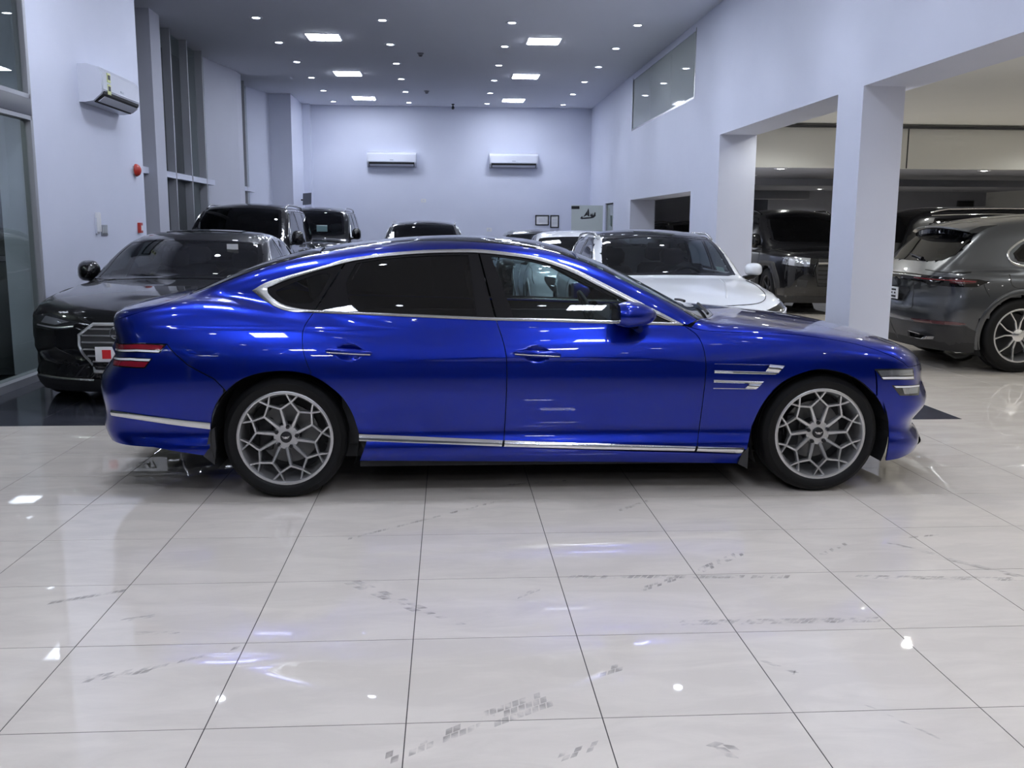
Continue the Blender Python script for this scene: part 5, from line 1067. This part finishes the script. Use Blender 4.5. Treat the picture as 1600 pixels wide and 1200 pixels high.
c.over(rb2([('b', 0, .50), ('b', -.42, .50), ('b', -.62, .49), ('s', -2.030, .49), ('s', -1.930, .44), ('s', -1.90, .42), ('s', -1.89, .28), ('s', -2.030, .25), ('b', -.6, .26), ('b', -.3, .28), ('b', 0, .28)]), FR_BR, DARKPLASTIC, 'bumper_cladding', True, off=.006, ds=.05)
for sg in (-1, 1):
    mb = MB(); o1 = [(-2.40, sg*.42, .395), (-2.39, sg*.66, .385), (-2.33, sg*.71, .36), (-2.36, sg*.67, .325), (-2.40, sg*.45, .33)]; ce = np.mean(o1, 0); sec2 = [tuple(ce+(np.array(p)-ce)*.8) for p in o1]; sec3 = [(p[0]+.12, p[1], p[2]) for p in sec2]
    mb.loft([[(p[0]+.14, p[1], p[2]) for p in o1], o1, sec2, sec3], True); mb.build('exhaust_tip', CHROME, t, smooth=.5)
    mirror_part(t, .72, sg*.90, 1.16, GREYPAINT, sg, sx=1.1, big=1.1)
fx, fz = -1.62, .93
c.ribbon([(-1.60, 1.03), (-1.595, .94), (-1.55, .895), (-1.46, .885), (-1.31, .885), (-1.26, .91), (-1.25, 1.03)], FR_R, .006, SEAM, 'fuel_flap_seam', False)
c.ribbon(rb2([('b', -.52, 1.06), ('s', -2.170, 1.04), ('s', -1.980, 1.05)]), FR_BR, .006, SEAM, 'quarter_seam', True); c.ribbon([(-1.88, .93), (-1.86, .87), (-1.82, .80)], FR_R, .006, SEAM, 'bumper_seam', True)
q = lift(c.h, [(-2.21, -.28), (-2.19, -.1), (-2.17, .08)], FR_T, .02); MB().tube([tuple(p) for p in q], [.02, .014, .010], 8).build('rear_wiper', GLOSSBLACK, t, smooth=1)
for P in ([(.80, 1.08), (.82, .9), (.76, .6), (.64, .40)], [(-.48, 1.08), (-.46, .8), (-.50, .40)], [(-1.12, 1.08), (-1.08, .9), (-.96, .72)]): c.ribbon(P, FR_R, .006, SEAM, 'door_seam', True)
c.over([(-.48, .62), (.48, .62), (.40, .36), (-.40, .36)], FR_F, MATTBLACK, 'grille'); c.over(to2(c.pts([('f', -.52, .78), ('s', 1.95, .90), ('s', 1.9, .80), ('f', -.62, .68)]), FR_FR), FR_FR, LAMPCLEAR, 'headlight', True)
c.cabin(-.1, .56, .37, -1.0, SEATDARK, dash=.55, belt=1.1)
# ---------------------------------------------------------------- wall things
def ac_unit(label, loc, rz, w=1.30, stickers=False):
    """split air conditioner, back against the wall at local y=0, front towards -y"""
    t = thing('air_conditioner', label, 'air conditioner', loc, rz, 'wall air conditioners'); hw = w/2
    prof = [(0, 0), (0, .40), (-.10, .405), (-.21, .375), (-.245, .33), (-.25, .12), (-.235, .09), (-.15, .015), (-.06, 0)]
    MB().loft([[(-hw+x, y, z) for y, z in prof] for x in (0, .008, w-.008, w)]).build('housing', ACWHITE, t, smooth=.5)
    MB().loft([[(x, y-.006, z) for y, z in ((-.205, .378), (-.247, .33), (-.252, .14), (-.246, .14), (-.24, .33), (-.2, .372))] for x in (-hw+.035, hw-.035)]).build('front_panel', ACWHITE, t, smooth=.5)
    MB().prism([(-.2575, .122), (-.252, .092), (-.150, .004), (-.135, .03), (-.2, .10)], -hw+.05, hw-.05, 'x').build('air_outlet', MATTBLACK, t)
    MB().prism([(-.252, .068), (-.248, .060), (-.185, .012), (-.178, .016)], -hw+.07, hw-.07, 'x').build('louvre', ACWHITE, t, smooth=.5)
    box_obj('badge', (-.05, .05, -.262, -.256, .17, .19), mat('badge_grey', (.35, .38, .45), rough=.4), t)
    if stickers:
        ye = mat('energy_label', (.62, .66, .30), rough=.5); box_obj('energy_sticker', (-hw+.16, -hw+.26, -.262, -.256, .23, .33), ye, t); box_obj('energy_sticker', (-hw+.16, -hw+.26, -.262, -.256, .10, .21), ye, t)
        box_obj('sticker_print', (-hw+.175, -hw+.245, -.264, -.261, .26, .31), INK, t); box_obj('sticker_print', (-hw+.175, -hw+.245, -.264, -.261, .14, .19), INK, t)
    return t
ac_unit('white split air conditioner with green energy stickers high on the plain wall beside the glazing', (-4.0, 11.68, 2.80), math.pi/2, 1.28, True)
ac_unit('white split air conditioner on the back wall, the one nearer the tall windows', (-1.58, 27.7, 3.12), 0, 1.36)
ac_unit('white split air conditioner on the back wall, the one nearer the glass door', (1.83, 27.7, 3.12), 0, 1.36)
# alarm bell, call point, entry keypad
t = thing('fire_bell', 'round red fire bell on the plain wall below the stickered air conditioner', 'alarm bell', (-4.0, 12.78, 2.17)); MB().lathe([(0, .085), (.03, .082), (.06, .065), (.078, .035), (.08, .02), (.07, .015), (.05, .012)], 28, 'x').build('gong', REDPLAST, t, smooth=.7); box_obj('mount', (0, .02, -.05, .05, -.05, .05), PLATEW, t)
t = thing('call_point', 'small red fire call point low on the plain wall under the bell', 'alarm switch', (-4.0, 12.83, 1.44)); box_obj('box', (0, .04, -.05, .05, -.06, .07), REDPLAST, t, r=.006); box_obj('press_plate', (.038, .044, -.03, .03, -.03, .035), PLATEW, t)
t = thing('intercom', 'slim white intercom handset on the plain wall beside the glazing', 'intercom', (-4.0, 11.32, 1.50)); box_obj('handset', (0, .05, -.03, .03, -.10, .12), PLATEW, t, r=.012); box_obj('cradle', (0, .02, -.04, .04, -.12, .06), ACWHITE, t, r=.004)
t = thing('switch_plate', 'grey metal switch plate beside the white intercom', 'switch', (-4.0, 11.55, 1.42)); box_obj('plate', (0, .012, -.10, .10, -.06, .06), mat('plate_grey', (.30, .31, .34), rough=.4, metal=.4), t, r=.003)
for i in range(3): box_obj('rocker', (.011, .018, -.08+.057*i, -.035+.057*i, -.035, .035), mat('rocker_grey', (.40, .41, .44), rough=.4), t)
# frames, sockets, sign board and camera at the back
def framed(label, x0, x1, z0, z1):
    t = thing('picture_frame', label, 'framed certificate', ((x0+x1)/2, 27.7, z0)); w = (x1-x0)/2; h_ = z1-z0; mb = MB()
    for b in ((-w, w, 0, .03), (-w, w, h_-.03, h_), (-w, -w+.03, .03, h_-.03), (w-.03, w, .03, h_-.03)): mb.box(b[0], b[1], -.025, 0, b[2], b[3])
    mb.build('frame', MATTBLACK, t); box_obj('paper', (-w+.03, w-.03, -.012, -.002, .03, h_-.03), PLATEW, t)
    for i in range(4): box_obj('printed_line', (-w*.5, w*.5, -.0135, -.0115, h_*(.3+.12*i), h_*(.3+.12*i)+.012), mat('print_grey', (.45, .46, .5), rough=.6), t)
framed('black framed certificate in landscape format on the back wall', 2.47, 2.86, 1.53, 1.82); framed('black framed certificate in upright format on the back wall', 2.90, 3.15, 1.46, 1.82)
for lab, x, z in (('small white socket plate high between the two air conditioners', -.71, 2.20), ('small white socket plate low on the back wall under the air conditioner', 1.15, 1.40)):
    t = thing('wall_socket', lab, 'socket', (x, 27.7, z)); box_obj('plate', (-.07, .07, -.012, 0, -.05, .05), PLATEW, t, r=.003); box_obj('insert', (-.03, .03, -.016, -.010, -.025, .025), ACWHITE, t)
t = thing('sign_board', 'small tilted grey board on a bracket beside the back wall pier', 'sign', (-3.98, 26.9, 2.03)); mb = MB().rbox(.02, .25, -.03, 0, 0, .31, .006); mb.move(lambda v: (v[0]+.03*v[2]/.31, v[1]-.10-.10*v[2]/.31, v[2]+.10*v[0])); mb.build('board', mat('board_grey', (.16, .17, .20), rough=.4), t); box_obj('bracket', (-.02, .12, -.14, -.11, .12, .16), MATTBLACK, t)
t = thing('security_camera', 'small black security camera on the ceiling near the back wall', 'camera', (.13, 27.1, CH)); MB().lathe([(.04, 0), (.04, -.02), (.012, -.025), (.012, -.07)], 16, 'z').build('base', MATTBLACK, t, smooth=.6); mb = MB().lathe([(0, -.10), (.035, -.10), (.04, .06), (0, .06)], 16, 'y'); mb.move(lambda v: (v[0], v[1], v[2]-.10)); mb.build('body', MATTBLACK, t, smooth=.6)
for lab, y in (('round smoke detector on the ceiling between the LED panels', 19.36), ('round smoke detector on the ceiling closer to the back wall', 24.6)):
    t = thing('smoke_detector', lab, 'smoke detector', (-.53, y, CH)); MB().lathe([(.065, 0), (.065, -.012), (.045, -.02), (.04, -.05), (0, -.055)], 24, 'z').build('body', mat('detector_grey', (.22, .22, .25), rough=.5), t, smooth=.6); MB().lathe([(.03, -.05), (.028, -.06), (0, -.062)], 16, 'z').build('sensor', MATTBLACK, t, smooth=.6)
# frosted glass door with its dark emblem near the far right corner
t = thing('glass_door', 'frosted glass door panel with a dark ship emblem near the framed certificates', 'glass door', (3.09, 24.4, 0))
FROST = mat('frosted_glass', (.55, .60, .58), rough=.25, spec=.5)
box_obj('glass_panel', (0, .80, -.006, .006, .01, 2.03), FROST, t); box_obj('hinge_clamp', (.0, .20, -.02, .02, 1.94, 2.01), MATTBLACK, t, r=.004); box_obj('floor_clamp', (.0, .20, -.02, .02, .0, .08), SATIN, t, r=.004)
MB().tube([(.72, -.05, .75), (.72, -.05, 1.25)], .014, 8).build('pull_handle', SATIN, t, smooth=1)
def em(pts): return MB().prism([(.42+x*.66, 1.78+z*.60) for x, z in pts], -.0085, -.0065)
mb = em([(-.02, .22), (.02, .30), (.05, .10), (.06, -.05), (-.02, -.02)]); mb.V += []; e = mb.build('emblem_sail', INK, t)
em([(-.05, .16), (-.03, .20), (-.02, .02), (-.16, -.06), (-.20, -.10), (-.12, .04)]).build('emblem_sail', INK, t); em([(-.30, -.12), (-.22, -.02), (-.20, -.10), (-.06, -.08), (.10, -.07), (.22, .02), (.26, .14), (.29, .12), (.30, -.02), (.22, -.10), (.10, -.13), (-.1, -.15), (-.24, -.16)][::-1]).build('emblem_hull', INK, t); em([(.08, .0), (.12, .1), (.15, .02), (.19, .12), (.20, -.02), (.1, -.05)]).build('emblem_stroke', INK, t)
t = thing('side_door', 'narrow greenish glazed door in the white wall by the glass panel', 'door', (4.10, 24.37, 0)); box_obj('door_leaf', (0, .04, -.60, .60, .01, 2.06), mat('green_glass', (.26, .30, .26), rough=.15), t); box_obj('door_frame', (-.03, .06, -.625, -.59, 0, 2.085), FRAMEGREY, t); box_obj('door_frame', (-.03, .06, .59, .625, 0, 2.085), FRAMEGREY, t); box_obj('notice', (-.006, 0, -.12, .12, 1.5, 1.78), mat('notice_dark', (.05, .08, .06), rough=.5), t)
# round dark bollard tank outside the window
t = thing('round_planter', 'dark grey round planter tub standing outside the shop-front glazing', 'planter', (-4.88, 10.55, -.02)); MB().lathe([(0, 0), (.42, 0), (.44, .03), (.44, 1.30), (.42, 1.34), (0, 1.34)], 40, 'z').build('tub', mat('column_grey', (.16, .165, .17), rough=.45), t, smooth=.6); MB().lathe([(.44, 1.12), (.46, 1.13), (.46, 1.18), (.44, 1.19)], 40, 'z').build('steel_band', SATIN, t, smooth=.6)
# unseen lamp added outside to brighten the wall end behind the glazing
t = thing('added_outside_lamp', 'unseen lamp added outside the glazing to light the wall end', 'added lamp', (-5.2, 8.2, 3.6)); MB().lathe([(0, -.02), (.10, -.02), (.12, 0), (.12, .05), (0, .05)], 24, 'z').build('lamp_body', RIM, t, smooth=.6); MB().lathe([(0, -.028), (.08, -.024), (.095, -.02)], 24, 'z').build('lens', EMITD, t, smooth=2)
ld = bpy.data.lights.new('added_outside_beam', 'SPOT'); ld.energy = 60; ld.color = (.95, 1., .93); ld.spot_size = 2.6; ld.spot_blend = .5; ld.shadow_soft_size = .08; l = bpy.data.objects.new('added_outside_beam', ld); COL.objects.link(l); l.parent = t; l.location = (0, 0, -.05)
struct(box_obj('trim_12', (-7, -4.25, -8, 13, 3.65, 3.8), OUTL))  # canopy out of view, added only to carry that lamp
